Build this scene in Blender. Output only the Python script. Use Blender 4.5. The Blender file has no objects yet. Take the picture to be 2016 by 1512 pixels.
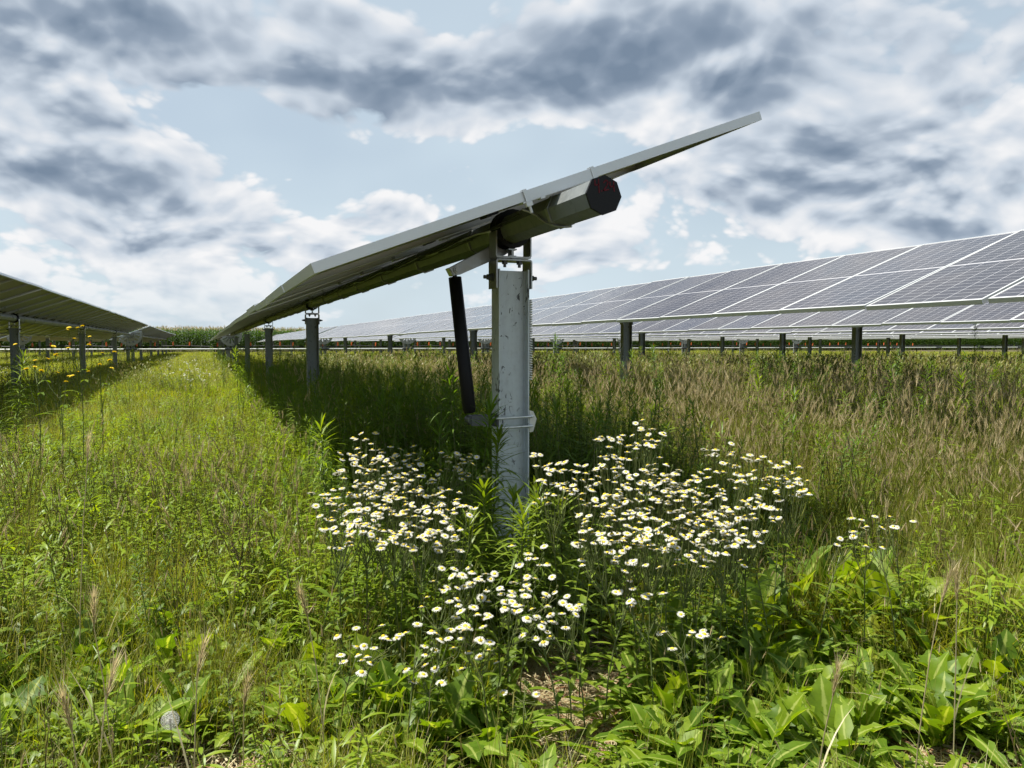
import bpy, math, random
import numpy as np
from mathutils import Vector, Matrix, Euler

random.seed(7)
RNG = np.random.default_rng(11)
sc = bpy.context.scene
COL = sc.collection
PI = math.pi

# ------------------------------------------------------------------ camera
EYE = 1.08
YAW, PITCH, FPX = 0.3871, 0.0528, 1487.0          # rows run along +Y, camera turned right of them
cam_d = bpy.data.cameras.new("camera")
cam_d.sensor_width = 36.0
cam_d.lens = 36.0 * FPX / 2016.0
cam_d.clip_start = 0.05
cam_d.clip_end = 3000.0
cam = bpy.data.objects.new("camera", cam_d)
COL.objects.link(cam)
cam.location = (0, 0, EYE)
cam.rotation_euler = (PI / 2 - PITCH, 0, -YAW)
sc.camera = cam
CF = Vector((math.sin(YAW) * math.cos(PITCH), math.cos(YAW) * math.cos(PITCH), -math.sin(PITCH)))
CR = Vector((math.cos(YAW), -math.sin(YAW), 0))
CU = CR.cross(CF)


def pix_dir(x, y):
    """direction of a photograph pixel (2016 x 1512)"""
    return (CF + CR * ((x - 1008) / FPX) + CU * ((756 - y) / FPX)).normalized()


def at_depth(x, y, z):
    """point on the pixel's ray at camera depth z (metres)"""
    return Vector((0, 0, EYE)) + (CF + CR * ((x - 1008) / FPX) + CU * ((756 - y) / FPX)) * z


# ------------------------------------------------------------------ light
SUN = Vector((-0.381, 0.17, 1.0)).normalized()     # towards the sun
sun_el = math.asin(SUN.z)
sun_az = math.atan2(SUN.x, SUN.y)                  # clockwise from +Y
sd = bpy.data.lights.new("sun", "SUN")
sd.energy = 4.6
sd.angle = math.radians(1.2)
sd.color = (1.0, 0.945, 0.84)
so = bpy.data.objects.new("sun", sd)
COL.objects.link(so)
so.rotation_euler = (-SUN).to_track_quat('-Z', 'Y').to_euler()

sc.view_settings.view_transform = 'Standard'
sc.view_settings.look = 'None'
sc.view_settings.exposure = 1.1
sc.view_settings.gamma = 1.0
sc.view_settings.use_curve_mapping = False
sc.cycles.use_denoising = True
sc.cycles.use_adaptive_sampling = True
sc.cycles.adaptive_threshold = 0.02
sc.cycles.max_bounces = 5
sc.cycles.diffuse_bounces = 4
sc.cycles.glossy_bounces = 2
sc.cycles.transmission_bounces = 3
sc.cycles.transparent_max_bounces = 4
sc.cycles.caustics_reflective = False
sc.cycles.caustics_refractive = False


class NT:
    """small helper for writing node trees"""

    def __init__(self, tree):
        self.t = tree
        self.n = tree.nodes
        self.l = tree.links

    def put(self, sock, v):
        if v is None:
            return
        if hasattr(v, 'is_output'):
            self.l.new(v, sock)
        else:
            sock.default_value = v

    def math(self, op, a, b=None, c=None, clamp=False):
        n = self.n.new('ShaderNodeMath')
        n.operation = op
        n.use_clamp = clamp
        self.put(n.inputs[0], a)
        if b is not None:
            self.put(n.inputs[1], b)
        if c is not None:
            self.put(n.inputs[2], c)
        return n.outputs[0]

    def vec(self, op, a, b=None, scale=None):
        n = self.n.new('ShaderNodeVectorMath')
        n.operation = op
        self.put(n.inputs[0], a)
        if b is not None:
            self.put(n.inputs[1], b)
        if scale is not None:
            self.put(n.inputs['Scale'], scale)
        return n.outputs['Value'] if op in ('DOT_PRODUCT', 'LENGTH') else n.outputs[0]

    def noise(self, v, scale, detail=4, rough=.5, dist=0.0, color=False, lac=2.0):
        n = self.n.new('ShaderNodeTexNoise')
        self.put(n.inputs['Vector'], v)
        n.inputs['Scale'].default_value = scale
        n.inputs['Detail'].default_value = detail
        n.inputs['Roughness'].default_value = rough
        n.inputs['Distortion'].default_value = dist
        n.inputs['Lacunarity'].default_value = lac
        return n.outputs['Color'] if color else n.outputs[0]

    def remap(self, v, a, b, c=0.0, d=1.0, smooth=True):
        n = self.n.new('ShaderNodeMapRange')
        n.interpolation_type = 'SMOOTHSTEP' if smooth else 'LINEAR'
        n.clamp = True
        self.put(n.inputs['Value'], v)
        self.put(n.inputs['From Min'], a)
        self.put(n.inputs['From Max'], b)
        self.put(n.inputs['To Min'], c)
        self.put(n.inputs['To Max'], d)
        return n.outputs[0]

    def mix(self, f, a, b, mode='MIX'):
        n = self.n.new('ShaderNodeMix')
        n.data_type = 'RGBA'
        n.blend_type = mode
        n.clamp_factor = True
        self.put(n.inputs[0], f)
        self.put(n.inputs[6], a)
        self.put(n.inputs[7], b)
        return n.outputs[2]

    def sep(self, v):
        n = self.n.new('ShaderNodeSeparateXYZ')
        self.put(n.inputs[0], v)
        return n.outputs

    def comb(self, x, y, z):
        n = self.n.new('ShaderNodeCombineXYZ')
        for i, v in enumerate((x, y, z)):
            self.put(n.inputs[i], v)
        return n.outputs[0]

    def ramp(self, f, stops):
        n = self.n.new('ShaderNodeValToRGB')
        cr = n.color_ramp
        while len(cr.elements) < len(stops):
            cr.elements.new(0.5)
        for e, (p, c) in zip(cr.elements, stops):
            e.position = p
            e.color = (*c, 1)
        self.put(n.inputs[0], f)
        return n.outputs[0]


# ------------------------------------------------------------------ sky with cumulus
def build_world():
    w = bpy.data.worlds.new("World")
    sc.world = w
    w.use_nodes = True
    w.cycles.sampling_method = 'NONE'      # an even sky: no importance map needed
    t = NT(w.node_tree)
    t.n.clear()
    out = t.n.new('ShaderNodeOutputWorld')
    bg = t.n.new('ShaderNodeBackground')
    bg.inputs['Strength'].default_value = 0.0515
    t.l.new(bg.outputs[0], out.inputs[0])
    sky = t.n.new('ShaderNodeTexSky')
    sky.sky_type = 'NISHITA'
    sky.sun_disc = False
    sky.sun_elevation = sun_el
    sky.sun_rotation = sun_az
    sky.altitude = 300
    sky.air_density = 1.0
    sky.dust_density = 2.5
    sky.ozone_density = 1.0
    tc = t.n.new('ShaderNodeTexCoord')
    d = tc.outputs['Generated']
    z = t.math('MAXIMUM', t.sep(d)[2], 0.0)
    # cumulus stand upright near the horizon and shrink towards it
    def place(v):
        zz = t.math('MAXIMUM', t.sep(v)[2], 0.0)
        den = t.math('ADD', zz, 0.50)
        return t.vec('DIVIDE', v, t.comb(den, den, t.math('MULTIPLY', den, 1.05)))

    p0 = place(d)
    warp = t.noise(p0, 3.0, 1, .5, color=True)
    warp = t.vec('SCALE', t.vec('SUBTRACT', warp, (0.5, 0.5, 0.5)), scale=0.14)

    def field(q, det, vdet):
        a = t.noise(q, 3.4, det, .52)
        v = t.n.new('ShaderNodeTexVoronoi')
        v.feature = 'F1'
        v.inputs['Scale'].default_value = 9.5
        v.inputs['Detail'].default_value = vdet
        v.inputs['Roughness'].default_value = 0.55
        v.inputs['Lacunarity'].default_value = 2.3
        t.put(v.inputs['Vector'], q)
        return t.math('ADD', t.math('MULTIPLY', a, 1.2), t.math('MULTIPLY', t.math('SUBTRACT', 0.75, v.outputs['Distance']), 0.30))

    n1 = field(t.vec('ADD', p0, warp), 6, 2)
    # the same field a little way towards the light, for lit tops and shaded bases
    d2 = t.vec('ADD', d, (SUN.x * .012, SUN.y * .012, .022))
    n2 = field(t.vec('ADD', place(d2), warp), 4, 1)
    n1s = n1
    # where the larger masses stand: (pixel x, y, half width, half height, amount)
    wd = t.vec('SCALE', t.vec('SUBTRACT', warp, (0, 0, 0)), scale=0.8)
    dw = t.vec('ADD', d, wd)

    def blobs(lst):
        s = None
        for (x, y, rx, ry, amt) in lst:
            c = pix_dir(x, y)
            e1 = c.cross(Vector((0, 0, 1))).normalized()
            e2 = e1.cross(c).normalized()
            a = t.vec('DOT_PRODUCT', dw, tuple(e1 * (FPX / rx)))
            b = t.vec('DOT_PRODUCT', dw, tuple(e2 * (FPX / ry)))
            r2 = t.math('MULTIPLY_ADD', a, a, t.math('MULTIPLY', b, b))
            g = t.math('POWER', 2.718, t.math('MULTIPLY', r2, -1.0))
            front = t.math('GREATER_THAN', t.vec('DOT_PRODUCT', d, tuple(c)), 0.0)
            g = t.math('MULTIPLY', g, front)
            s = t.math('MULTIPLY', g, amt) if s is None else t.math('MULTIPLY_ADD', g, amt, s)
        return s

    B = blobs([(130, 20, 330, 95, .38), (60, 260, 260, 150, .30), (250, 330, 190, 110, .22),
               (380, 470, 200, 80, .16), (640, 130, 190, 105, .20), (1330, 70, 660, 130, .50),
               (1050, 150, 260, 70, .25), (1620, 270, 170, 130, .34), (1900, 300, 190, 130, .24),
               (770, 400, 160, 65, .32), (1250, 235, 90, 60, .10), (1320, 395, 330, 60, .22), (1200, 500, 500, 50, .08), (330, 470, 240, 100, .22), (1750, 420, 250, 70, .20),
               (400, 190, 120, 140, -.24), (560, 330, 170, 110, -.20), (850, 280, 170, 60, -.26),
               (1930, 60, 130, 110, -.20), (1120, 270, 110, 50, -.16), (500, 80, 130, 60, -.08), (1760, 200, 70, 60, .05)])
    D = blobs([(120, 20, 340, 75, .55), (40, 330, 200, 55, .50), (1360, 95, 600, 85, .72), (1050, 140, 220, 60, .25),
               (1620, 290, 150, 95, .50), (760, 190, 130, 45, .25), (560, 210, 100, 30, .25), (1000, 20, 260, 60, .15)])
    T = t.remap(z, 0.02, 0.36, 0.575, 0.71, smooth=False)
    de = t.math('SUBTRACT', t.math('ADD', n1, B), T)
    mask = t.remap(de, -0.015, 0.10)
    veil = t.math('MULTIPLY', t.remap(t.noise(p0, 1.8, 3, .6), .3, .75), 0.25)
    veil = t.math('ADD', veil, t.remap(z, 0.0, 0.30, 0.78, 0.58))
    thick = t.remap(de, 0.04, 0.45)
    lit = t.math('MULTIPLY', t.math('SUBTRACT', n1s, n2), 1.9)
    Dn = t.math('MULTIPLY', D, t.math('MULTIPLY_ADD', n1, 1.0, 0.02))
    sh = t.math('SUBTRACT', t.math('ADD', t.math('MULTIPLY', thick, 0.25), Dn), lit)
    sh = t.math('ADD', sh, 0.10)
    cl = t.ramp(sh, [(0.0, (.84, .84, .85)), (.18, (.73, .755, .79)), (.45, (.535, .60, .68)), (.75, (.27, .335, .425)), (1.25 - .25, (.175, .235, .32))])
    cl = t.vec('SCALE', cl, scale=10.0)
    haze = t.vec('SCALE', t.comb(.61, .72, .795), scale=10.0)
    s1 = t.mix(veil, sky.outputs[0], haze)
    # far clouds sink into the haze near the horizon
    mask = t.math('MULTIPLY', mask, t.remap(z, 0.0, 0.12, 0.35, 1.0))
    col = t.mix(mask, s1, cl)
    t.l.new(col, bg.inputs['Color'])


build_world()

# ------------------------------------------------------------------ materials
MATS = {}


def principled(name, color, rough=.5, metal=0.0, spec=.5):
    m = bpy.data.materials.new(name)
    m.use_nodes = True
    b = m.node_tree.nodes['Principled BSDF']
    b.inputs['Base Color'].default_value = (*color, 1)
    b.inputs['Roughness'].default_value = rough
    b.inputs['Metallic'].default_value = metal
    b.inputs['Specular IOR Level'].default_value = spec
    MATS[name] = m
    return m, NT(m.node_tree), b


def mat_galv(name, base, rough, metal, scale=9.0, marks=0.0):
    """galvanised steel: spangle, runs and scuffs"""
    m, t, b = principled(name, base, rough, metal)
    tc = t.n.new('ShaderNodeTexCoord').outputs['Object']
    sp = t.noise(tc, scale * 4, 4, .6)
    runs = t.noise(t.vec('MULTIPLY', tc, (14, 14, 1.6)), 2.0, 5, .6)
    f = t.math('MULTIPLY_ADD', sp, .5, t.math('MULTIPLY', runs, .5))
    c = t.ramp(f, [(.25, tuple(v * .72 for v in base)), (.5, base), (.78, tuple(min(.9, v * 1.16) for v in base))])
    if marks:
        sc1 = t.noise(t.vec('MULTIPLY', tc, (1, 1, .55)), 30, 3, .65, dist=1.2)
        sc2 = t.noise(tc, 7, 2, .5)
        k = t.math('MULTIPLY', t.remap(sc1, .58, .63), t.remap(sc2, .44, .55))
        c = t.mix(t.math('MULTIPLY', k, marks), c, (.05, .055, .055, 1))
    t.put(b.inputs['Base Color'], c)
    t.put(b.inputs['Roughness'], t.remap(sp, .3, .7, rough - .08, rough + .12))
    bp = t.n.new('ShaderNodeBump')
    bp.inputs['Strength'].default_value = .08
    bp.inputs['Distance'].default_value = .002
    t.put(bp.inputs['Height'], runs)
    t.l.new(bp.outputs[0], b.inputs['Normal'])
    return m


mat_galv('post_steel', (.50, .55, .575), .46, .30, marks=.95)
mat_galv('post_weathered_shaded', (.23, .25, .25), .55, .35, marks=.9)  # weathered posts, with the shade under the panels put into their colour
mat_galv('bright_steel', (.60, .62, .62), .35, .6)
mat_galv('tube_steel', (.165, .18, .18), .45, .25, marks=.3)
mat_galv('bracket_steel', (.34, .35, .34), .36, .8)
mat_galv('bolt_steel', (.10, .105, .11), .5, .6)
principled('alu', (.60, .62, .63), .40, .35)
principled('black_rubber', (.006, .006, .007), .55, spec=.25)
principled('black_paint', (.004, .004, .005), .45, spec=.2)
principled('cable_black', (.015, .015, .016), .5)
principled('cable_white', (.55, .56, .55), .5)
principled('red_marker', (.11, .012, .018), .8, spec=.2)
principled('orange_plastic', (.62, .13, .03), .5)
principled('spiral_white', (.72, .73, .72), .4)
mat_galv('drive_steel', (.62, .64, .62), .4, .3)


def mat_glass():
    m, t, b = principled('solar_glass', (.02, .02, .03), .1)
    tc = t.n.new('ShaderNodeTexCoord').outputs['Object']
    s = t.sep(tc)
    oi = t.n.new('ShaderNodeObjectInfo').outputs['Random']
    # six cells across, two banks of twelve half cells along the slope
    u = t.math('MULTIPLY', t.math('ADD', s[1], .483), 6 / .966)
    ax = t.math('SUBTRACT', t.math('ABSOLUTE', s[0]), .011)
    v = t.math('MULTIPLY', ax, 12 / .955)
    fu = t.math('ABSOLUTE', t.math('SUBTRACT', t.math('FRACT', u), .5))
    fv = t.math('ABSOLUTE', t.math('SUBTRACT', t.math('FRACT', v), .5))
    lu = t.math('GREATER_THAN', fu, .485)
    lv = t.math('GREATER_THAN', fv, .478)
    cor = t.math('GREATER_THAN', t.math('ADD', fu, t.math('MULTIPLY', fv, .5)), .715)
    line = t.math('MAXIMUM', t.math('MAXIMUM', lu, lv), cor)
    out = t.math('MAXIMUM', t.math('LESS_THAN', ax, 0.0),
                 t.math('MAXIMUM', t.math('GREATER_THAN', t.math('ABSOLUTE', s[1]), .483), t.math('GREATER_THAN', ax, .955)))
    line = t.math('MAXIMUM', line, out)
    # fine busbars along the cells
    fb = t.math('ABSOLUTE', t.math('SUBTRACT', t.math('FRACT', t.math('MULTIPLY', u, 5.0)), .5))
    bus = t.math('MULTIPLY', t.math('GREATER_THAN', fb, .485), .25)
    cell = t.ramp(t.math('ADD', t.math('MULTIPLY', oi, .7), t.math('MULTIPLY', t.noise(tc, 3, 2), .3)),
                  [(0.1, (.016, .013, .022)), (.5, (.026, .021, .027)), (.9, (.014, .016, .034))])
    c = t.mix(bus, cell, (.30, .30, .32, 1))
    c = t.mix(t.math('MULTIPLY', line, .8), c, (.50, .50, .53, 1))
    dust = t.remap(t.noise(tc, 2.3, 5, .65), .3, .8, .02, .10)
    c = t.mix(dust, c, (.34, .30, .25, 1))
    t.put(b.inputs['Base Color'], c)
    b.inputs['IOR'].default_value = 1.45
    t.put(b.inputs['Roughness'], t.remap(t.noise(tc, 1.7, 4), .3, .7, .10, .17))
    return m


mat_glass()


def mat_backsheet():
    m, t, b = principled('backsheet', (.38, .37, .32), .6)
    tc = t.n.new('ShaderNodeTexCoord').outputs['Object']
    dirt = t.noise(t.vec('MULTIPLY', tc, (1.0, 2.5, 1)), 6, 5, .7)
    edge = t.remap(t.sep(tc)[0], -1.0, -.72, .75, 0.0)
    k = t.math('MULTIPLY', t.remap(dirt, .45, .75), t.math('ADD', edge, .18))
    t.put(b.inputs['Base Color'], t.mix(k, (.38, .37, .32, 1), (.09, .07, .045, 1)))
    return m


mat_backsheet()


def mat_leaf(name, stops, trans, tmix=.38, rough=.45, noise_scale=0.9, spec=.4, rib=False):
    """thin leaf: glossy upper surface plus light passing through; per blade and per place variation"""
    m = bpy.data.materials.new(name)
    m.use_nodes = True
    t = NT(m.node_tree)
    b = m.node_tree.nodes['Principled BSDF']
    out = m.node_tree.nodes['Material Output']
    at = t.n.new('ShaderNodeAttribute')
    at.attribute_name = 'rnd'
    oi = t.n.new('ShaderNodeObjectInfo').outputs['Random']
    geo = t.n.new('ShaderNodeNewGeometry').outputs['Position']
    big = t.noise(geo, noise_scale, 1, .5)
    f = t.math('ADD', t.math('MULTIPLY', at.outputs['Fac'], .46), t.math('MULTIPLY', oi, .26))
    f = t.math('ADD', f, t.math('MULTIPLY', t.remap(big, .3, .7, smooth=False), .28))
    if rib:
        f = t.math('ADD', t.math('MULTIPLY', oi, .7), t.math('MULTIPLY', t.remap(big, .3, .7, smooth=False), .3))
    c = t.ramp(f, stops)
    if rib:
        am = t.n.new('ShaderNodeAttribute')
        am.attribute_name = 'mid'
        mot = t.noise(geo, 42, 2, .6)
        c = t.mix(t.remap(mot, .35, .7, 0, .45), c, t.vec('MULTIPLY', c, (.62, .68, .6)))
        c = t.mix(t.remap(am.outputs['Fac'], .80, .93, 0, .75), c, (.33, .38, .10, 1))
    t.n.remove(b)
    df = t.n.new('ShaderNodeBsdfDiffuse')
    t.put(df.inputs['Color'], c)
    tr = t.n.new('ShaderNodeBsdfTranslucent')
    t.put(tr.inputs['Color'], t.mix(1.0, c, (*trans, 1), 'MULTIPLY'))
    mx = t.n.new('ShaderNodeMixShader')
    mx.inputs[0].default_value = tmix
    t.l.new(df.outputs[0], mx.inputs[1])
    t.l.new(tr.outputs[0], mx.inputs[2])
    gl = t.n.new('ShaderNodeBsdfGlossy')
    gl.inputs['Roughness'].default_value = rough + .05
    gl.inputs['Color'].default_value = (.9, .95, 1, 1)
    m2 = t.n.new('ShaderNodeMixShader')
    m2.inputs[0].default_value = .055 * spec
    t.l.new(mx.outputs[0], m2.inputs[1])
    t.l.new(gl.outputs[0], m2.inputs[2])
    t.l.new(m2.outputs[0], out.inputs[0])
    MATS[name] = m
    return m


mat_leaf('grass_green', [(.0, (.085, .130, .008)), (.4, (.185, .212, .012)), (.75, (.262, .260, .020)), (1., (.30, .265, .055))], (2.0, 1.9, .6), tmix=.42)
mat_leaf('grass_tan', [(.0, (.060, .095, .010)), (.40, (.115, .140, .020)), (.72, (.185, .170, .050)), (1., (.29, .235, .12))], (1.3, 1.3, 1.0), tmix=.3)
mat_leaf('grass_yellow', [(.0, (.105, .150, .012)), (.4, (.185, .205, .024)), (.75, (.27, .245, .060)), (1., (.38, .32, .14))], (1.6, 1.5, .8), tmix=.35)
mat_leaf('straw', [(.0, (.32, .27, .14)), (.5, (.46, .40, .24)), (1., (.60, .54, .38))], (1.2, 1.2, 1.0), tmix=.35)
mat_leaf('seed_head', [(.0, (.30, .25, .12)), (.5, (.44, .37, .21)), (1., (.58, .50, .33))], (1.35, 1.3, 1.1), tmix=.45)
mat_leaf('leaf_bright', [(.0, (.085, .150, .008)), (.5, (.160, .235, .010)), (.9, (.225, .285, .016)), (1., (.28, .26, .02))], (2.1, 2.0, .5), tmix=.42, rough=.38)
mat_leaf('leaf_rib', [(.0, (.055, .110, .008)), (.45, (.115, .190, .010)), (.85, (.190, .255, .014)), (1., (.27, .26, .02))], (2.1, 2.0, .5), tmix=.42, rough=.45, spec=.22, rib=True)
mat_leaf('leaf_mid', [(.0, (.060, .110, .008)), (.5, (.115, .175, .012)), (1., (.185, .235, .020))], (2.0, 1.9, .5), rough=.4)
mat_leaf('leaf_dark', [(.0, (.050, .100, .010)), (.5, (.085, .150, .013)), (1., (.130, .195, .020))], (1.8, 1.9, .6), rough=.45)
mat_leaf('stem_green', [(.0, (.07, .10, .03)), (.5, (.11, .14, .04)), (1., (.17, .17, .07))], (1.2, 1.3, .8), tmix=.15)
mat_leaf('stem_brown', [(.0, (.045, .032, .018)), (.5, (.09, .06, .03)), (1., (.17, .12, .06))], (1.1, 1.1, 1.0), tmix=.1)
mat_leaf('petal_white', [(.0, (.52, .52, .46)), (1., (.68, .68, .64))], (1.0, 1.0, .97), tmix=.35, rough=.6, spec=.2)
mat_leaf('petal_yellow', [(.0, (.70, .52, .015)), (1., (.80, .64, .03))], (1.1, 1.0, .7), tmix=.3, rough=.6)
mat_leaf('corn_leaf', [(.0, (.028, .060, .008)), (.5, (.050, .090, .010)), (1., (.085, .120, .018))], (1.5, 1.8, .6), noise_scale=.3)
mat_leaf('corn_tassel', [(.0, (.28, .22, .10)), (1., (.42, .34, .18))], (1.1, 1.1, 1.0), tmix=.2)
mat_leaf('dead_leaf', [(.0, (.14, .07, .035)), (.5, (.24, .13, .07)), (1., (.36, .24, .13))], (1.1, 1.1, 1.0), tmix=.2)
mat_leaf('pappus', [(.0, (.66, .65, .62)), (1., (.76, .76, .74))], (1.0, 1.0, 1.0), tmix=.5, rough=.8)


def mat_soil():
    m, t, b = principled('soil', (.12, .09, .06), .95, spec=.15)
    geo = t.n.new('ShaderNodeNewGeometry').outputs['Position']
    a = t.noise(geo, 9, 8, .68)
    c = t.ramp(a, [(.25, (.035, .026, .018)), (.5, (.085, .063, .044)), (.72, (.16, .125, .09))])
    g = t.noise(geo, 1.3, 4, .6)
    c = t.mix(t.remap(g, .42, .62, 0, .55), c, (.055, .062, .020, 1))
    t.put(b.inputs['Base Color'], c)
    bp = t.n.new('ShaderNodeBump')
    bp.inputs['Strength'].default_value = .9
    bp.inputs['Distance'].default_value = .03
    t.put(bp.inputs['Height'], a)
    t.l.new(bp.outputs[0], b.inputs['Normal'])


mat_soil()


# ------------------------------------------------------------------ mesh builder
class MB:
    def __init__(self):
        self.v, self.f, self.m, self.r = [], [], [], []
        self.sm = []
        self.k = []

    def add(self, verts, faces, mat=0, rnd=0.5, smooth=False, mid=None):
        o = len(self.v)
        self.k.extend(mid if mid else [0.0] * len(verts))
        self.v.extend([tuple(p) for p in verts])
        self.f.extend([tuple(i + o for i in f) for f in faces])
        self.m.extend([mat] * len(faces))
        self.sm.extend([smooth] * len(faces))
        self.r.extend([rnd] * len(verts))

    def box(self, c, s, mat=0, M=None, taper=None):
        cx, cy, cz = c
        hx, hy, hz = s[0] / 2, s[1] / 2, s[2] / 2
        vs = []
        for dz in (-1, 1):
            for dx, dy in ((-1, -1), (1, -1), (1, 1), (-1, 1)):
                p = Vector((cx + dx * hx, cy + dy * hy, cz + dz * hz))
                vs.append(M @ p if M is not None else p)
        self.add(vs, [(3, 2, 1, 0), (4, 5, 6, 7), (0, 1, 5, 4), (1, 2, 6, 5), (2, 3, 7, 6), (3, 0, 4, 7)], mat)

    def prism(self, poly, axis_from, axis_to, frame, mat=0, caps=True, smooth=False):
        """poly: 2d points in (e1, e2); extruded along e3 from..to; frame = (origin, e1, e2, e3)"""
        o, e1, e2, e3 = frame
        n = len(poly)
        vs = [o + e1 * a + e2 * b + e3 * axis_from for a, b in poly] + [o + e1 * a + e2 * b + e3 * axis_to for a, b in poly]
        fs = [(i, (i + 1) % n, n + (i + 1) % n, n + i) for i in range(n)]
        self.add(vs, fs, mat, smooth=smooth)
        if caps:
            self.add(vs[:n], [tuple(range(n - 1, -1, -1))], mat)
            self.add(vs[n:], [tuple(range(n))], mat)

    def tube(self, pts, rad, n=8, mat=0, caps=True, rnd=.5, smooth=True):
        pts = [Vector(p) for p in pts]
        rads = rad if hasattr(rad, '__len__') else [rad] * len(pts)
        rings = []
        prev = None
        for i, p in enumerate(pts):
            d = (pts[min(i + 1, len(pts) - 1)] - pts[max(i - 1, 0)]).normalized()
            if prev is None:
                a = d.orthogonal().normalized()
            else:
                a = (prev - d * prev.dot(d)).normalized()
            prev = a
            bb = d.cross(a)
            rings.append([p + (a * math.cos(2 * PI * k / n) + bb * math.sin(2 * PI * k / n)) * rads[i] for k in range(n)])
        vs = [q for r in rings for q in r]
        fs = []
        for i in range(len(pts) - 1):
            for k in range(n):
                fs.append((i * n + k, i * n + (k + 1) % n, (i + 1) * n + (k + 1) % n, (i + 1) * n + k))
        self.add(vs, fs, mat, rnd, smooth)
        if caps:
            self.add(rings[0], [tuple(range(n - 1, -1, -1))], mat, rnd)
            self.add(rings[-1], [tuple(range(n))], mat, rnd)

    def strip(self, pts, widths, side, mat=0, rnd=.5, fold=0.0):
        """leaf or blade: centre line, half widths, side vector(s); fold lifts the edges into a shallow V"""
        pts = [Vector(p) for p in pts]
        vs = []
        n = len(pts)
        for i, p in enumerate(pts):
            s = side[i] if isinstance(side, list) else side
            d = (pts[min(i + 1, n - 1)] - pts[max(i - 1, 0)]).normalized()
            up = s.cross(d)
            if up.z < 0:
                up = -up
            w = widths[i]
            e = up * (abs(w) * fold)
            if fold:
                vs += [p - s * w + e, p, p + s * w + e]
            else:
                vs += [p - s * w, p + s * w]
        k = 3 if fold else 2
        fs = []
        for i in range(n - 1):
            for j in range(k - 1):
                a = i * k + j
                fs.append((a, a + 1, a + k + 1, a + k))
        self.add(vs, fs, mat, rnd, True, mid=[0.0, 1.0, 0.0] * n if fold else None)

    def mesh(self, name, mats):
        me = bpy.data.meshes.new(name)
        me.from_pydata(self.v, [], self.f)
        for m in mats:
            me.materials.append(MATS[m])
        me.polygons.foreach_set('material_index', self.m)
        me.polygons.foreach_set('use_smooth', self.sm)
        at = me.attributes.new('rnd', 'FLOAT', 'POINT')
        at.data.foreach_set('value', self.r)
        if len(self.k) == len(self.v):
            at = me.attributes.new('mid', 'FLOAT', 'POINT')
            at.data.foreach_set('value', self.k)
        me.update()
        return me


def obj(name, me, parent=None, loc=(0, 0, 0), rot=(0, 0, 0), scale=None):
    o = bpy.data.objects.new(name, me)
    COL.objects.link(o)
    o.location = loc
    o.rotation_euler = rot
    if scale is not None:
        o.scale = (scale,) * 3 if not hasattr(scale, '__len__') else scale
    if parent:
        o.parent = parent
    return o


def tag(o, label=None, cat=None, group=None, kind=None):
    if label:
        o['label'] = label
    if cat:
        o['category'] = cat
    if group:
        o['group'] = group
    if kind:
        o['kind'] = kind
    return o


def empty(name, loc=(0, 0, 0), rz=0.0):
    o = bpy.data.objects.new(name, None)
    o.empty_display_size = .1
    COL.objects.link(o)
    o.location = loc
    o.rotation_euler = (0, 0, rz)
    return o


# ------------------------------------------------------------------ ground
def build_ground():
    mb = MB()
    xs = np.concatenate([np.array([-900, -400, -150, -60, -25]), np.arange(-10, 12.01, .22), np.array([18, 40, 90, 200, 450, 900])])
    ys = np.concatenate([np.array([-900, -300, -80, -20, -6]), np.arange(-1, 12.01, .22), np.array([18, 30, 60, 100, 200, 450, 900])])
    V = []
    for y in ys:
        for x in xs:
            d = math.hypot(x, y)
            b = 0.0
            if d < 14:
                b = .018 * math.sin(2.7 * x + 1.3 * y) * math.sin(1.9 * y - .7 * x) - .012
            V.append((x, y, b))
    nx = len(xs)
    F = [(j * nx + i, j * nx + i + 1, (j + 1) * nx + i + 1, (j + 1) * nx + i) for j in range(len(ys) - 1) for i in range(nx - 1)]
    mb.add(V, F, 0, smooth=True)
    o = obj('ground', mb.mesh('ground', ['soil']))
    tag(o, 'brown soil of the solar field under the meadow', kind='structure')


build_ground()

# ------------------------------------------------------------------ solar trackers
TILT = 0.366
CT, ST = math.cos(TILT), math.sin(TILT)
ROW_X, ROW_PITCH = 1.313, 4.70                 # tube line of the near row, row spacing
TUBE_Z = EYE + .5235
TD = .112                                      # panel top plane above tube axis
E1 = Vector((CT, 0, ST))
EN = Vector((-ST, 0, CT))
EY = Vector((0, 1, 0))
PL, PW, PH = 2.0, 1.0, .035
POSTS = [3.24, 10.1, 17.2, 26.0, 35.0, 42.0, 49.0, 58.0, 66.8, 73.9, 80.8]
DRIVE_Y = 42.0
ROW_ROT = (0, -TILT, 0)


def panel_ys():
    out = []
    y = 2.6255
    for i in range(38):
        if i == 1:
            y += .032
        out.append(y + PW / 2)
        y += 1.012
    y = DRIVE_Y + .55
    for i in range(38):
        out.append(y + PW / 2)
        y += 1.012
    return out


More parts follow.
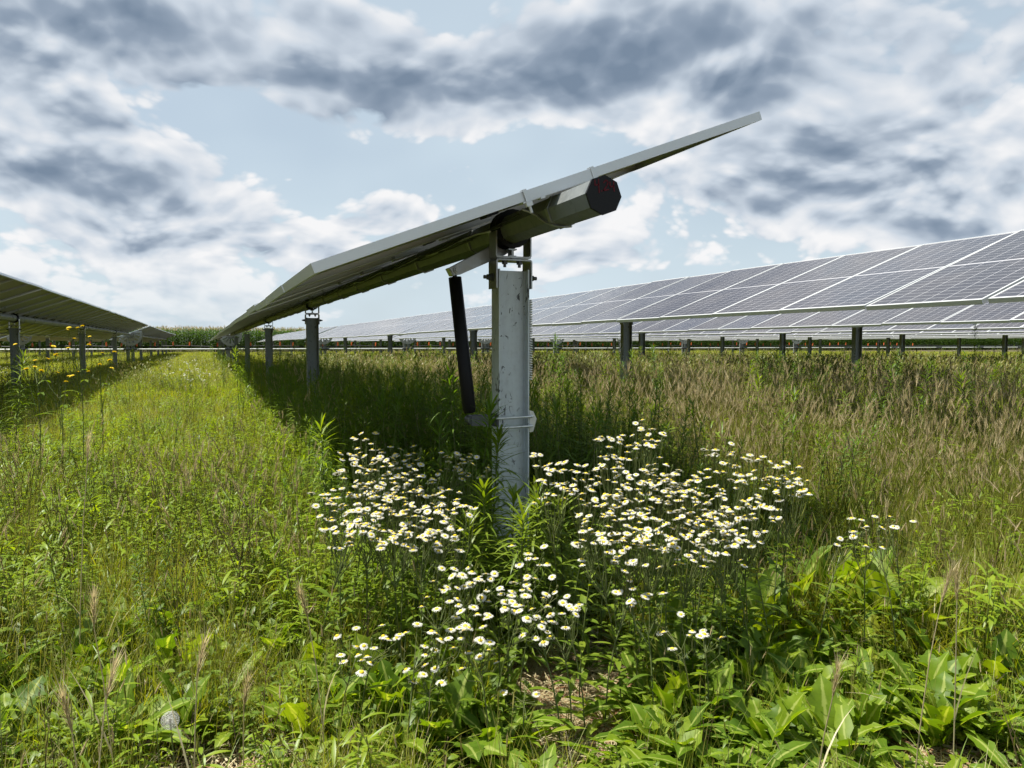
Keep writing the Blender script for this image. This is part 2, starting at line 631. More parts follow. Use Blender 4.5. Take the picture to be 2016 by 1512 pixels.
def panel_meshes():
    # laminate: glass face up, backsheet down, thin
    lam = MB()
    x, y, t0, t1 = PL / 2 - .003, PW / 2 - .003, -.0075, -.0015
    V = [(-x, -y, t1), (x, -y, t1), (x, y, t1), (-x, y, t1), (-x, -y, t0), (x, -y, t0), (x, y, t0), (-x, y, t0)]
    lam.add(V, [(0, 1, 2, 3)], 0)
    lam.add(V, [(7, 6, 5, 4)], 1)
    # junction boxes on the back
    for yy in (-.3, 0, .3):
        lam.box((0, yy, -.014), (.06, .10, .013), 2)
    fr = MB()
    X, Y = PL / 2, PW / 2

    def side(c, s):
        fr.box(c, s, 0)
    w = .0028
    for s in (-1, 1):
        side((0, s * (Y - w / 2), -PH / 2), (PL, w, PH))
        side((s * (X - w / 2), 0, -PH / 2), (w, PW - 2 * w, PH))
        side((0, s * (Y - .008), .0006), (PL, .016 - .0002, .0022))
        side((s * (X - .008), 0, .0004), (.016 - .0002, PW - .033, .0022))
        side((0, s * (Y - .015), -PH + .0011), (PL - .001, .030 - 2 * w, .0022))
        side((s * (X - .015), 0, -PH + .0013), (.030 - 2 * w, PW - .06, .0022))
    return lam.mesh('laminate', ['solar_glass', 'backsheet', 'cable_black']), fr.mesh('panel_frame', ['alu'])


LAM_ME, FRAME_ME = panel_meshes()


def far_panel_mesh():
    mb = MB()
    x, y = PL / 2, PW / 2
    V = [(-x, -y, 0), (x, -y, 0), (x, y, 0), (-x, y, 0), (-x, -y, -PH), (x, -y, -PH), (x, y, -PH), (-x, y, -PH)]
    mb.add(V, [(0, 1, 5, 4), (1, 2, 6, 5), (2, 3, 7, 6), (3, 0, 4, 7)], 1)
    mb.add(V, [(7, 6, 5, 4)], 2)
    e = .013
    W = [(-x, -y, 0), (x, -y, 0), (x, y, 0), (-x, y, 0), (-x + e, -y + e, 0), (x - e, -y + e, 0), (x - e, y - e, 0), (-x + e, y - e, 0)]
    mb.add(W, [(0, 1, 5, 4), (1, 2, 6, 5), (2, 3, 7, 6), (3, 0, 4, 7)], 1)
    mb.add(W[4:], [(0, 1, 2, 3)], 0)
    return mb.mesh('far_panel', ['solar_glass', 'alu', 'backsheet'])


FAR_ME = far_panel_mesh()
R8 = .0645
OCT = [(R8 * math.cos(PI / 8 + k * PI / 4) / math.cos(PI / 8) * .97, R8 * math.sin(PI / 8 + k * PI / 4) / math.cos(PI / 8) * .97) for k in range(8)]


def ring_poly(mb, r_in, r_out, y0, y1, n, mat, phase):
    """band around the tube in tube frame (e1, n), hollow"""
    fr = (Vector((0, 0, 0)), E1, EN, EY)
    po = [(r_out * math.cos(phase + 2 * PI * k / n), r_out * math.sin(phase + 2 * PI * k / n)) for k in range(n)]
    mb.prism(po, y0, y1, fr, mat, caps=False)
    pi_ = [(r_in * math.cos(phase + 2 * PI * k / n), r_in * math.sin(phase + 2 * PI * k / n)) for k in range(n)]
    for yy, flip in ((y0, False), (y1, True)):
        vs = [E1 * a + EN * b + EY * yy for a, b in po] + [E1 * a + EN * b + EY * yy for a, b in pi_]
        fs = [(i, n + i, n + (i + 1) % n, (i + 1) % n) for i in range(n)]
        if flip:
            fs = [f[::-1] for f in fs]
        mb.add(vs, fs, mat)


def post_mesh(h_top, mat='post_steel'):
    """galvanised wide-flange pile, flanges left and right, web across the row"""
    mb = MB()
    b, d, tf, tw = .092, .150, .0065, .0055
    z0 = -.25
    zc, zh = (z0 + h_top) / 2, h_top - z0
    for s in (-1, 1):
        mb.box((s * (d / 2 - tf / 2), 0, zc), (tf, b, zh), 0)
    mb.box((0, 0, zc - .002), (d - 2 * tf, tw, zh - .004), 0)
    # fillets where web meets the flanges
    for s in (-1, 1):
        for q in (-1, 1):
            mb.box((s * (d / 2 - tf - .003), q * (tw / 2 + .003), zc - .004), (.006, .006, zh - .008), 0)
    return mb.mesh('post', [mat])


TOP = TUBE_Z - (.5235 - .340)
POST_NEAR = post_mesh(TOP)
POST_ME = post_mesh(TOP, 'post_weathered_shaded')  # darker copy for all other posts, panel shade included in the colour


def saddle_mesh():
    """lower inverted U plate bolted to the pile, heights relative to the ground"""
    z_top = TUBE_Z - (.5235 - .385)
    z_bot = TUBE_Z - (.5235 - .253)
    mb = MB()
    th = .007
    w, dp = .177, .10
    mb.box((0, 0, z_top - th / 2), (w - .02, dp, th), 0)
    for s in (-1, 1):
        mb.box((s * (w / 2 - th / 2), 0, (z_top - .012 + z_bot) / 2), (th, dp, z_top - .012 - z_bot), 0)
        # rounded shoulder
        pts = [(s * (w / 2 - .012 + .012 * math.cos(a)), z_top - .012 + .012 * math.sin(a)) for a in np.linspace(0, PI / 2, 4)]
        pin = [(s * (w / 2 - .012 + .005 * math.cos(a)), z_top - .012 + .005 * math.sin(a)) for a in np.linspace(PI / 2, 0, 4)]
        poly = pts + pin
        if s < 0:
            poly = poly[::-1]
        mb.prism(poly, -dp / 2, dp / 2, (Vector((0, 0, 0)), Vector((1, 0, 0)), Vector((0, 0, 1)), EY), 0)
    # upper U that carries the bearing
    z0 = z_top + .004
    z1 = TUBE_Z - .012
    mb.box((0, 0, z0 + .005), (.160, .085, .009), 0)
    for s in (-1, 1):
        mb.box((s * .0845, 0, (z0 + .01 + z1) / 2), (.006, .085, z1 - z0 - .01), 0)
        mb.box((s * .0800, 0, z0 + .0075), (.010, .0845, .010), 0)
    # small stand under the bearing
    mb.box((.002, 0, z0 + .025), (.010, .05, .032), 0)
    mb.box((.002, 0, z0 + .043), (.040, .05, .006), 0)
    mb.box((.002, 0, z0 + .012), (.034, .05, .006), 0)
    return mb.mesh('saddle', ['bracket_steel'])


def bolt_meshes():
    zb = TUBE_Z - (.5235 - .305)
    zt = TUBE_Z - (.5235 - .385)
    out = []
    hexp = lambda r: [(r * math.cos(k * PI / 3), r * math.sin(k * PI / 3)) for k in range(6)]
    cir = lambda r: [(r * math.cos(k * PI / 6), r * math.sin(k * PI / 6)) for k in range(12)]
    for s in (-1, 1):
        mb = MB()
        fr = (Vector((s * .0885, 0, zb)), Vector((0, 1, 0)), Vector((0, 0, 1)), Vector((s, 0, 0)))
        mb.prism(cir(.020), 0, .004, fr, 0)
        mb.prism(hexp(.0155), .0035, .018, fr, 0)
        mb.prism(hexp(.014), .0175, .026, fr, 0)
        mb.prism(cir(.0085), .0255, .042, fr, 0)
        out.append(mb.mesh('bolt', ['bolt_steel']))
    for x in (-.036, .036):
        mb = MB()
        fr = (Vector((x, -.02, zt - .007)), Vector((1, 0, 0)), Vector((0, 1, 0)), Vector((0, 0, -1)))
        mb.prism(hexp(.014), 0, .014, fr, 0)
        mb.prism(cir(.007), -.016, .028, fr, 0)
        mb.prism(cir(.018), -.016, -.008, fr, 0)
        out.append(mb.mesh('bolt', ['bolt_steel']))
    return out


def bearing_mesh():
    mb = MB()
    ring_poly(mb, .066, .083, -.032, .032, 20, 0, 0)
    ring_poly(mb, .066, .088, -.040, -.034, 20, 0, 0)
    ring_poly(mb, .066, .088, .034, .040, 20, 0, 0)
    return mb.mesh('bearing', ['black_rubber'])


def strap_mesh():
    """band round the tube and the clamp rail that carries two panel edges"""
    mb = MB()
    ring_poly(mb, R8, R8 + .011, -.010, .010, 8, 0, PI / 8)
    for s in (-1, 1):
        M = Matrix((E1, EY, EN)).transposed()
        mb.box((s * .115, 0, R8 + .004), (.17, .046, .007), 0, M)
        mb.box((s * .115, s * .019, R8 + .0075), (.17, .007, .004), 0, M)
        mb.box((s * .192, 0, R8 + .018), (.022, .030, .022), 0, M)
    return mb.mesh('clamp', ['bracket_steel'])


SADDLE_ME, BOLTS_ME, BEARING_ME, STRAP_ME = saddle_mesh(), bolt_meshes(), bearing_mesh(), strap_mesh()


def tube_mesh(y0, y1):
    mb = MB()
    mb.prism(OCT, y0, y1, (Vector((0, 0, 0)), E1, EN, EY), 0)
    return mb.mesh('torque_tube', ['tube_steel'])


TUBE_ME = tube_mesh(2.372, 81.3)


def gear_mesh():
    """half-round drive rack hanging under the tube at the drive post"""
    mb = MB()
    R = .56
    n = 28
    th = .008
    ang = [PI + PI * k / n for k in range(n + 1)]

    def plate(poly):
        for yy, fl in ((-th, False), (th, True)):
            vs = [E1 * a + EN * b + EY * yy for a, b in poly]
            f = tuple(range(len(vs)))
            mb.add(vs, [f[::-1] if fl else f], 0)
    # rim
    for k in range(n):
        a, b = ang[k], ang[k + 1]
        q = [(R * math.cos(a), R * math.sin(a)), (R * math.cos(b), R * math.sin(b)), (.44 * math.cos(b), .44 * math.sin(b)), (.44 * math.cos(a), .44 * math.sin(a))]
        plate(q)
        vs = [E1 * (R * math.cos(t)) + EN * (R * math.sin(t)) + EY * yy for t in (a, b) for yy in (-.022, .022)]
        mb.add(vs, [(0, 1, 3, 2)], 0)
    # webs between the slots
    for k in range(8):
        a = PI + PI * k / 7.0
        d = .16 if k in (0, 7) else .125
        q = [(.44 * math.cos(a - d), .44 * math.sin(a - d)), (.44 * math.cos(a + d), .44 * math.sin(a + d)),
             (.12 * math.cos(a + d), .12 * math.sin(a + d)), (.12 * math.cos(a - d), .12 * math.sin(a - d))]
        plate(q)
    for k in range(n):
        a, b = ang[k], ang[k + 1]
        plate([(.20 * math.cos(a), .20 * math.sin(a)), (.20 * math.cos(b), .20 * math.sin(b)), (.05 * math.cos(b), .05 * math.sin(b)), (.05 * math.cos(a), .05 * math.sin(a))])
    return mb.mesh('drive_rack', ['bracket_steel'])


GEAR_ME = gear_mesh()
PANEL_Y = panel_ys()


def sag(x, y, k):
    """the rows follow the gently uneven field"""
    return .022 * math.sin(y * .11 + k * 1.7) * min(1.0, max(0.0, (y - 6) / 15)) - .0009 * max(0, y - 8)


def build_tracker(k, label, detail):
    x = ROW_X + ROW_PITCH * k
    root = empty('solar_tracker', (x, 2.6, 0))
    tag(root, label, 'solar tracker', 'rows of single axis solar trackers')
    dz = 0.045 if k > 0 else (0.0 if k == 0 else -.02)
    L = lambda y: y - 2.6
    nT = 24
    if detail >= 2:
        mb = MB()
        ysT = [2.372] + [3.24 + i * (81.3 - 3.24) / nT for i in range(nT + 1)]
        fr_v, fr_f = [], []
        for yy in ysT:
            zz = sag(x, yy, k)
            fr_v += [E1 * a + EN * b + Vector((0, L(yy), zz)) for a, b in OCT]
        for i in range(len(ysT) - 1):
            for q in range(8):
                fr_f.append((i * 8 + q, i * 8 + (q + 1) % 8, (i + 1) * 8 + (q + 1) % 8, (i + 1) * 8 + q))
        mb.add(fr_v, fr_f, 0)
        mb.add(fr_v[-8:], [tuple(range(8))], 0)
        obj('torque_tube', mb.mesh('torque_tube', ['tube_steel']), root, (0, 0, TUBE_Z + dz))
    else:
        obj('torque_tube', TUBE_ME, root, (0, -2.6, TUBE_Z + dz))
    rr = random.Random(100 + k)
    for i, y in enumerate(PANEL_Y):
        if k > 1 and y < 5.0 + 3.2 * (k - 2) and k > 2:
            pass
        z = TUBE_Z + dz + (sag(x, y, k) if detail >= 2 else 0)
        c = EN * TD
        j = 0.0 if (k == 0 and i == 0) else 1.0
        rot = (j * rr.gauss(0, .0022), -TILT + j * rr.gauss(0, .004), j * rr.gauss(0, .0008))
        if detail >= 2:
            p = obj('solar_panel', LAM_ME, root, (c.x, L(y), z + c.z), rot)
            obj('frame', FRAME_ME, p)
        else:
            obj('solar_panel', FAR_ME, root, (c.x, L(y), z + c.z), rot)
    for i, y in enumerate(POSTS):
        if y == DRIVE_Y:
            for dx in (-.11, .11):
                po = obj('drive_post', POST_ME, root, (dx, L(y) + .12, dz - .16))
            obj('drive_rack', GEAR_ME, root, (0, L(y), TUBE_Z + dz + (sag(x, y, k) if detail >= 2 else 0)))
            continue
        zz = dz + (sag(x, y, k) if detail >= 2 else 0)
        po = obj('post', POST_NEAR if (k == 0 and i == 0) else POST_ME, root, (0, L(y), zz))
        if detail >= 1 and y < 60:
            obj('saddle', SADDLE_ME, po)
        if detail >= 2 and y < 40:
            for q in BOLTS_ME:
                obj('bolt', q, po)
            obj('bearing', BEARING_ME, root, (0, L(y), TUBE_Z + zz))
    if detail >= 2 and k <= 0:
        for i in range(len(PANEL_Y) // 2):
            y = PANEL_Y[i] - PW / 2 - (.006 if i != 1 else .02)
            if i == 0:
                continue
            obj('clamp', STRAP_ME, root, (0, L(y), TUBE_Z + dz + sag(x, y, k)))
    return root


ROWS = {}
right_names = ['first row of panels right of the near post, its glass filling the right side',
               'second panel row on the right, glimpsed under the first row',
               'third panel row on the right, a thin strip under the second',
               'fourth panel row to the right, far under the others',
               'fifth panel row to the right, only thin edges showing',
               'sixth panel row to the right near the horizon',
               'seventh panel row to the right near the horizon',
               'eighth and farthest panel row to the right']
ROWS[0] = build_tracker(0, 'nearest solar tracker seen end on with black capped octagonal tube', 2)
for k in range(1, 9):
    ROWS[k] = build_tracker(k, right_names[k - 1], 2 if k <= 2 else (1 if k <= 4 else 0))
left_names = ['nearest panel row on the left showing its dark underside', 'second panel row on the left, underside seen below the first',
              'third panel row on the left, mostly hidden behind two others']
for k in range(1, 4):
    ROWS[-k] = build_tracker(-k, left_names[k - 1], 2 if k == 1 else 1)


# --- the details of the near tracker end
def near_details():
    root = ROWS[0]
    T0 = Vector((0, 0, TUBE_Z))
    L = lambda y: y - 2.6
    M = Matrix((E1, EY, EN)).transposed()
    # end cap with the hand-written number
    mb = MB()
    s = 1.035
    mb.prism([(a * s, b * s) for a, b in OCT], -.007, .004, (Vector((0, 0, 0)), E1, EN, EY), 0)
    cap = obj('end_cap', mb.mesh('end_cap', ['black_rubber']), root, (0, L(2.370), TUBE_Z))
    mb = MB()
    c, sn = 1.0, 0.0

    def stroke(pts, w=.0021):
        P = [Vector((x, -.0082, z)) for x, z in pts]
        for a, b in zip(P[:-1], P[1:]):
            d = (b - a).normalized()
            n = Vector((-d.z, 0, d.x)) * w
            a2, b2 = a - d * w * .6, b + d * w * .6
            mb.add([a2 - n, b2 - n, b2 + n, a2 + n], [(0, 1, 2, 3)], 0)
    def ch(digs, x0, sx, sy, z0):
        stroke([(x0 + px * sx, z0 + pz * sy + px * sx * .25) for px, pz in digs])
    ch([(0, 1), (.05, .45), (.75, .5)], -.038, .024, .034, .014)
    ch([(.62, 1), (.62, .5), (.75, -.35)], -.038, .024, .034, .014)
    ch([(0, 0), (.12, 0)], -.012, .024, .034, .012)
    ch([(0, .8), (.35, 1.05), (.75, .8), (.55, .45), (.0, 0), (.85, .02)], -.003, .024, .034, .014)
    ch([(0, 1), (.05, .45), (.75, .5)], .022, .022, .032, .014)
    ch([(.7, 1), (.68, .5), (.8, -.1)], .022, .022, .032, .014)
    obj('number_marking', mb.mesh('number_marking', ['red_marker']), cap)
    # strap by the end and clamp rail hooked over the first panel's end frame
    mb = MB()
    ring_poly(mb, R8, R8 + .0075, -.011, .011, 8, 0, PI / 8)
    obj('strap', mb.mesh('strap', ['bracket_steel']), root, (0, L(2.70), TUBE_Z))
    mb = MB()
    top = TD + .002
    mb.box((-.014, -.0035, top - .021), (.300, .004, .040), 0, M)
    mb.box((-.014, .020, TD - PH - .004), (.34, .046, .006), 0, M)
    for e in (-.165, .137):
        mb.box((e, -.0065, top - .020), (.015, .005, .046), 0, M)
        mb.box((e, .006, top + .0035), (.015, .028, .003), 0, M)
        mb.box((e, -.006, top - .052), (.026, .016, .016), 0, M)
        mb.tube([M @ Vector((e, -.006, top - .058)), M @ Vector((e, -.006, top - .085))], .006, 8, 0)
    mb.box((.10, .01, R8 + .012), (.020, .03, .022), 0, M)
    mb.box((-.10, .01, R8 + .012), (.020, .03, .022), 0, M)
    obj('end_clamp', mb.mesh('end_clamp', ['alu']), root, (0, L(2.6255), TUBE_Z))
    # strap running diagonally down round the tube
    mb = MB()
    pts = [E1 * -.118 + EN * .058 + EY * .055, E1 * -.098 + EN * .042 + EY * .05]
    for i in range(9):
        a = math.radians(168 + i * 11.0)
        pts.append((E1 * math.cos(a) + EN * math.sin(a)) * .0705 + EY * (.045 - .019 * i))
    mb.tube(pts, .0050, 8, 0)
    obj('band', mb.mesh('band', ['bracket_steel']), root, (0, L(2.74), TUBE_Z))

    # damper: arm on the tube, black body, clevis at the pile
    py = POSTS[0]
    Lp = L(py)
    mb = MB()
    for yy in (-.030, .030):
        poly = [(-.325, -.070), (-.318, -.103), (-.290, -.113), (-.05, -.100), (.02, -.085), (.02, -.055), (-.06, -.035)]
        mb.prism(poly, yy - .003, yy + .003, (Vector((0, 0, 0)), E1, EN, EY), 0)
    poly = [(-.327, -.068), (-.322, -.105), (-.312, -.109), (-.316, -.067)]
    mb.prism(poly, -.027, .027, (Vector((0, 0, 0)), E1, EN, EY), 0)
    ring_poly(mb, R8, R8 + .010, -.034, .034, 8, 0, PI / 8)
    arm = obj('damper_arm', mb.mesh('damper_arm', ['bracket_steel']), root, (0, Lp + .075, TUBE_Z))
    pin = E1 * -.298 + EN * -.088
    mb = MB()
    cir = [(.0155 * math.cos(k * PI / 8), .0155 * math.sin(k * PI / 8)) for k in range(16)]
    mb.prism(cir, -.042, .042, (pin, E1, EN, EY), 0)
    cir2 = [(.009 * math.cos(k * PI / 8), .009 * math.sin(k * PI / 8)) for k in range(16)]
    mb.prism(cir2, -.050, -.042, (pin, E1, EN, EY), 0)
    obj('pin', mb.mesh('pin', ['bracket_steel']), arm)
    p_top = Vector((pin.x, Lp + .075, TUBE_Z + pin.z))
    p_bot = Vector((-.190, Lp + .02, EYE - .345))
    d = (p_bot - p_top).normalized()
    ln = (p_bot - p_top).length
    mb = MB()
    mb.tube([p_top + d * .030, p_top + d * .0312, p_top + d * (ln - .05), p_top + d * (ln - .03)], [.028, .0300, .0312, .024], 20, 0)
    dmp = obj('damper', mb.mesh('damper', ['black_paint']), root)
    mb = MB()
    mb.tube([p_top, p_top + d * .06], .0105, 12, 0)
    mb.tube([p_top + Vector((0, -.014, 0)), p_top + Vector((0, .014, 0))], .017, 14, 0)
    obj('damper_rod', mb.mesh('damper_rod', ['bolt_steel']), dmp)
    mb = MB()
    mb.tube([p_bot + Vector((0, -.026, 0)), p_bot + Vector((0, .026, 0))], .020, 16, 0)
    for yy in (-.028, .028):
        mb.box((p_bot.x + .05, p_bot.y + yy, p_bot.z - .004), (.11, .006, .045), 0)
    mb.box((-.082, Lp, EYE - .355), (.008, .11, .07), 0)
    obj('damper_bracket', mb.mesh('damper_bracket', ['bolt_steel']), root)
    # two U-bolts round the pile and the keeper on its right
    for z in (EYE - .337, EYE - .381):
        mb = MB()
        r = .018
        X, Y = .090, .062
        path = [(-X - .02, Y, z)]
        path += [(-X, Y, z), (-X, -Y + r, z)]
        path += [(-X + r - r * math.cos(a), -Y + r - r * math.sin(a), z) for a in np.linspace(.3, PI / 2, 5)]
        path += [(X - r + r * math.sin(a), -Y + r - r * math.cos(a), z + .003) for a in np.linspace(0, PI / 2, 5)]
        path += [(X, Y + .02, z + .004)]
        mb.tube([Vector(p) + Vector((0, Lp, 0)) for p in path], .0058, 10, 0)
        obj('u_bolt', mb.mesh('u_bolt', ['bright_steel']), root)
    mb = MB()
    poly = [(.082, .045), (.100, .040), (.118, .005), (.112, -.015), (.100, -.055), (.082, -.058)]
    for a, b in ((-.045, -.040), (.040, .045)):
        mb.prism(poly, a, b, (Vector((0, Lp + .01, EYE - .352)), Vector((1, 0, 0)), Vector((0, 0, 1)), EY), 0)
    mb.box((.0795, Lp + .01, EYE - .357), (.005, .085, .10), 0)
    obj('keeper', mb.mesh('keeper', ['bright_steel']), root)
    # white spiral wrap behind the right flange
    mb = MB()
    turns = 33
    z1, z0 = EYE + .205, EYE - .165
    n = turns * 12
    pts = [Vector((.0925 + .0125 * math.cos(2 * PI * i / 12), Lp - .006 + .0125 * math.sin(2 * PI * i / 12), z1 + (z0 - z1) * i / n)) for i in range(n + 1)]
    mb.tube(pts, .0030, 6, 0)
    obj('spiral_wrap', mb.mesh('spiral_wrap', ['spiral_white']), root)
    # wire harness strung along the tube under the panels
    rr = random.Random(5)
    for q in range(5):
        mb = MB()
        pts = []
        y = 2.95 + .12 * q
        ph = rr.random() * 6
        for i in range(150):
            yy = y + i * .22
            e = -.075 - .012 * q + .018 * math.sin(yy * 6.2 + ph) + .01 * math.sin(yy * 2.3 + ph * 2)
            nn = .052 - .020 * abs(math.sin(yy * 3.1 + ph)) - .006 * q + sag(0, yy, 0)
            pts.append(E1 * e + EN * nn + EY * L(yy) + T0)
        mb.tube(pts, .0042 if q < 3 else .0035, 6, 0)
        obj('wire', mb.mesh('wire', ['cable_black' if q != 2 else 'cable_white']), root)


near_details()


# --- line shaft that links the rows, and the cable strung behind it
def drive_line():
    mb = MB()
    for i in range(-6, 14):
        x0 = ROW_X + ROW_PITCH * i
        mb.tube([(x0 - ROW_PITCH + .2, 0, 0), (x0 - .2, 0, 0)], .035, 10, 0)
        mb.tube([(x0 - .3, 0, 0), (x0 + .3, 0, 0)], .055, 10, 1)
    o = obj('drive_shaft', mb.mesh('drive_shaft', ['drive_steel', 'bolt_steel']), None, (0, DRIVE_Y, EYE - .26))
    tag(o, 'long pale drive shaft crossing beneath all the panel rows', 'drive shaft')
    root = empty('messenger_cable', (0, 46.0, 0))
    tag(root, 'black cable with orange hangers strung across behind the drive shaft', 'cable')
    mb = MB()
    pts = []
    for i in range(-120, 280):
        x = i * .25
        pts.append((x, 0, EYE - .13 - .03 * math.sin(x * 1.3)))
    mb.tube(pts, .030, 6, 0)
    obj('cable', mb.mesh('cable', ['cable_black']), root)
    hg = MB()
    hg.box((0, 0, .11), (.065, .05, .17), 0)
    hg.box((0, 0, .02), (.03, .03, .05), 0)
    hg.box((.014, 0, .21), (.04, .03, .05), 0)
    hm = hg.mesh('hanger', ['orange_plastic'])
    for i in range(-30, 68):
        if (i * 7) % 11 == 0:
            continue
        x = i * .82 + .1 * math.sin(i * 5.1)
        obj('hanger', hm, root, (x, 0, EYE - .13 - .03 * math.sin(x * 1.3)), (0, .12 * math.sin(i * 3.3), .8 * math.sin(i * 1.7)))


drive_line()


# ------------------------------------------------------------------ vegetation: building blocks
def rv(rr, a, b):
    return a + (b - a) * rr.random()


def arc(base, az, elev, length, curve, n):
    """centre line that starts at elevation elev and bends by curve (radians, negative droops); returns points and side"""
    h = Vector((math.cos(az), math.sin(az), 0))
    side = Vector((-math.sin(az), math.cos(az), 0))
    p = Vector(base)
    pts = [p.copy()]
    e = elev
    for i in range(n):
        e += curve / n
        p = p + (h * math.cos(e) + Vector((0, 0, math.sin(e)))) * (length / n)
        pts.append(p.copy())
    return pts, side


def blade(mb, rr, base, L, w, mat, az=None, elev=None, curve=None, n=5):
    az = rr.random() * 2 * PI if az is None else az
    elev = rv(rr, 1.1, 1.52) if elev is None else elev
    curve = -rv(rr, .1, 1.3) if curve is None else curve
    pts, side = arc(base, az, elev, L, curve, n)
    tw = rr.random() * 1.2 - .6
    side = (side * math.cos(tw) + Vector((0, 0, 1)) * math.sin(tw) * .4).normalized()
    ws = [w * (1 - (i / n) ** 2.2) * .5 + .0002 for i in range(n + 1)]
    mb.strip(pts, ws, side, mat, rr.random())


def leaf(mb, rr, base, L, W, mat, az, elev, curve, n=6, fold=.25, profile=None, rnd=None):
    pts, side = arc(base, az, elev, L, curve, n)
    ws = []
    for i in range(n + 1):
        t = i / n
        ws.append(W * .5 * (profile(t) if profile else max(.03, math.sin(PI * min(1, t * .96 + .04)) ** .8)))
    mb.strip(pts, ws, side, mat, rr.random() if rnd is None else rnd, fold)


def seed_brush(mb, rr, base, d, L, mat, awn=.045, n=18, rnd=None):
    """bearded grass head: dense spikelets with long awns"""
    d = d.normalized()
    a = d.orthogonal().normalized()
    b = d.cross(a)
    rnd = rr.random() if rnd is None else rnd
    mb.tube([base, base + d * L * .5, base + d * L], [.0022, .0034, .001], 4, mat, False, rnd)
    for i in range(n):
        t = i / n
        ph = i * 2.4
        o = (a * math.cos(ph) + b * math.sin(ph))
        p = base + d * (L * t)
        q = p + d * (awn * rv(rr, .75, 1.1)) + o * (awn * rv(rr, .22, .42))
        s = d.cross(o).normalized() * .0011
        mb.add([p - s, p + s, q], [(0, 1, 2)], mat, min(1, max(0, rnd + rv(rr, -.2, .2))))


def seed_stalk(mb, rr, base, H, m_stem, m_head, head=.07, awn=.045, lean=.25, n=16, w=.0016):
    az = rr.random() * 2 * PI
    pts, _ = arc(base, az, PI / 2 - rv(rr, 0, lean * .5), H, -rv(rr, .05, lean * 1.6), 5)
    rnd = rr.random()
    side = Vector((-math.sin(az + .7), math.cos(az + .7), 0))
    mb.tube(pts, [w, w, w * .9, w * .8, w * .7, w * .6], 3, m_stem, False, rnd)
    seed_brush(mb, rr, pts[-1], (pts[-1] - pts[-2]), head, m_head, awn, n, rnd)


PROTO = bpy.data.collections.new('meadow_prototypes')   # not linked to the scene: only instanced by the meadow
PROTO_N = {}


def proto(name, mb, mats):
    me = mb.mesh(name, mats)
    c = PROTO_N.setdefault('list', [])
    o = bpy.data.objects.new('%03d_%s' % (len(c), name), me)
    PROTO.objects.link(o)
    c.append(name)
    PROTO_N.setdefault(name.rsplit('_', 1)[0] if name[-1].isdigit() else name, []).append(len(c) - 1)


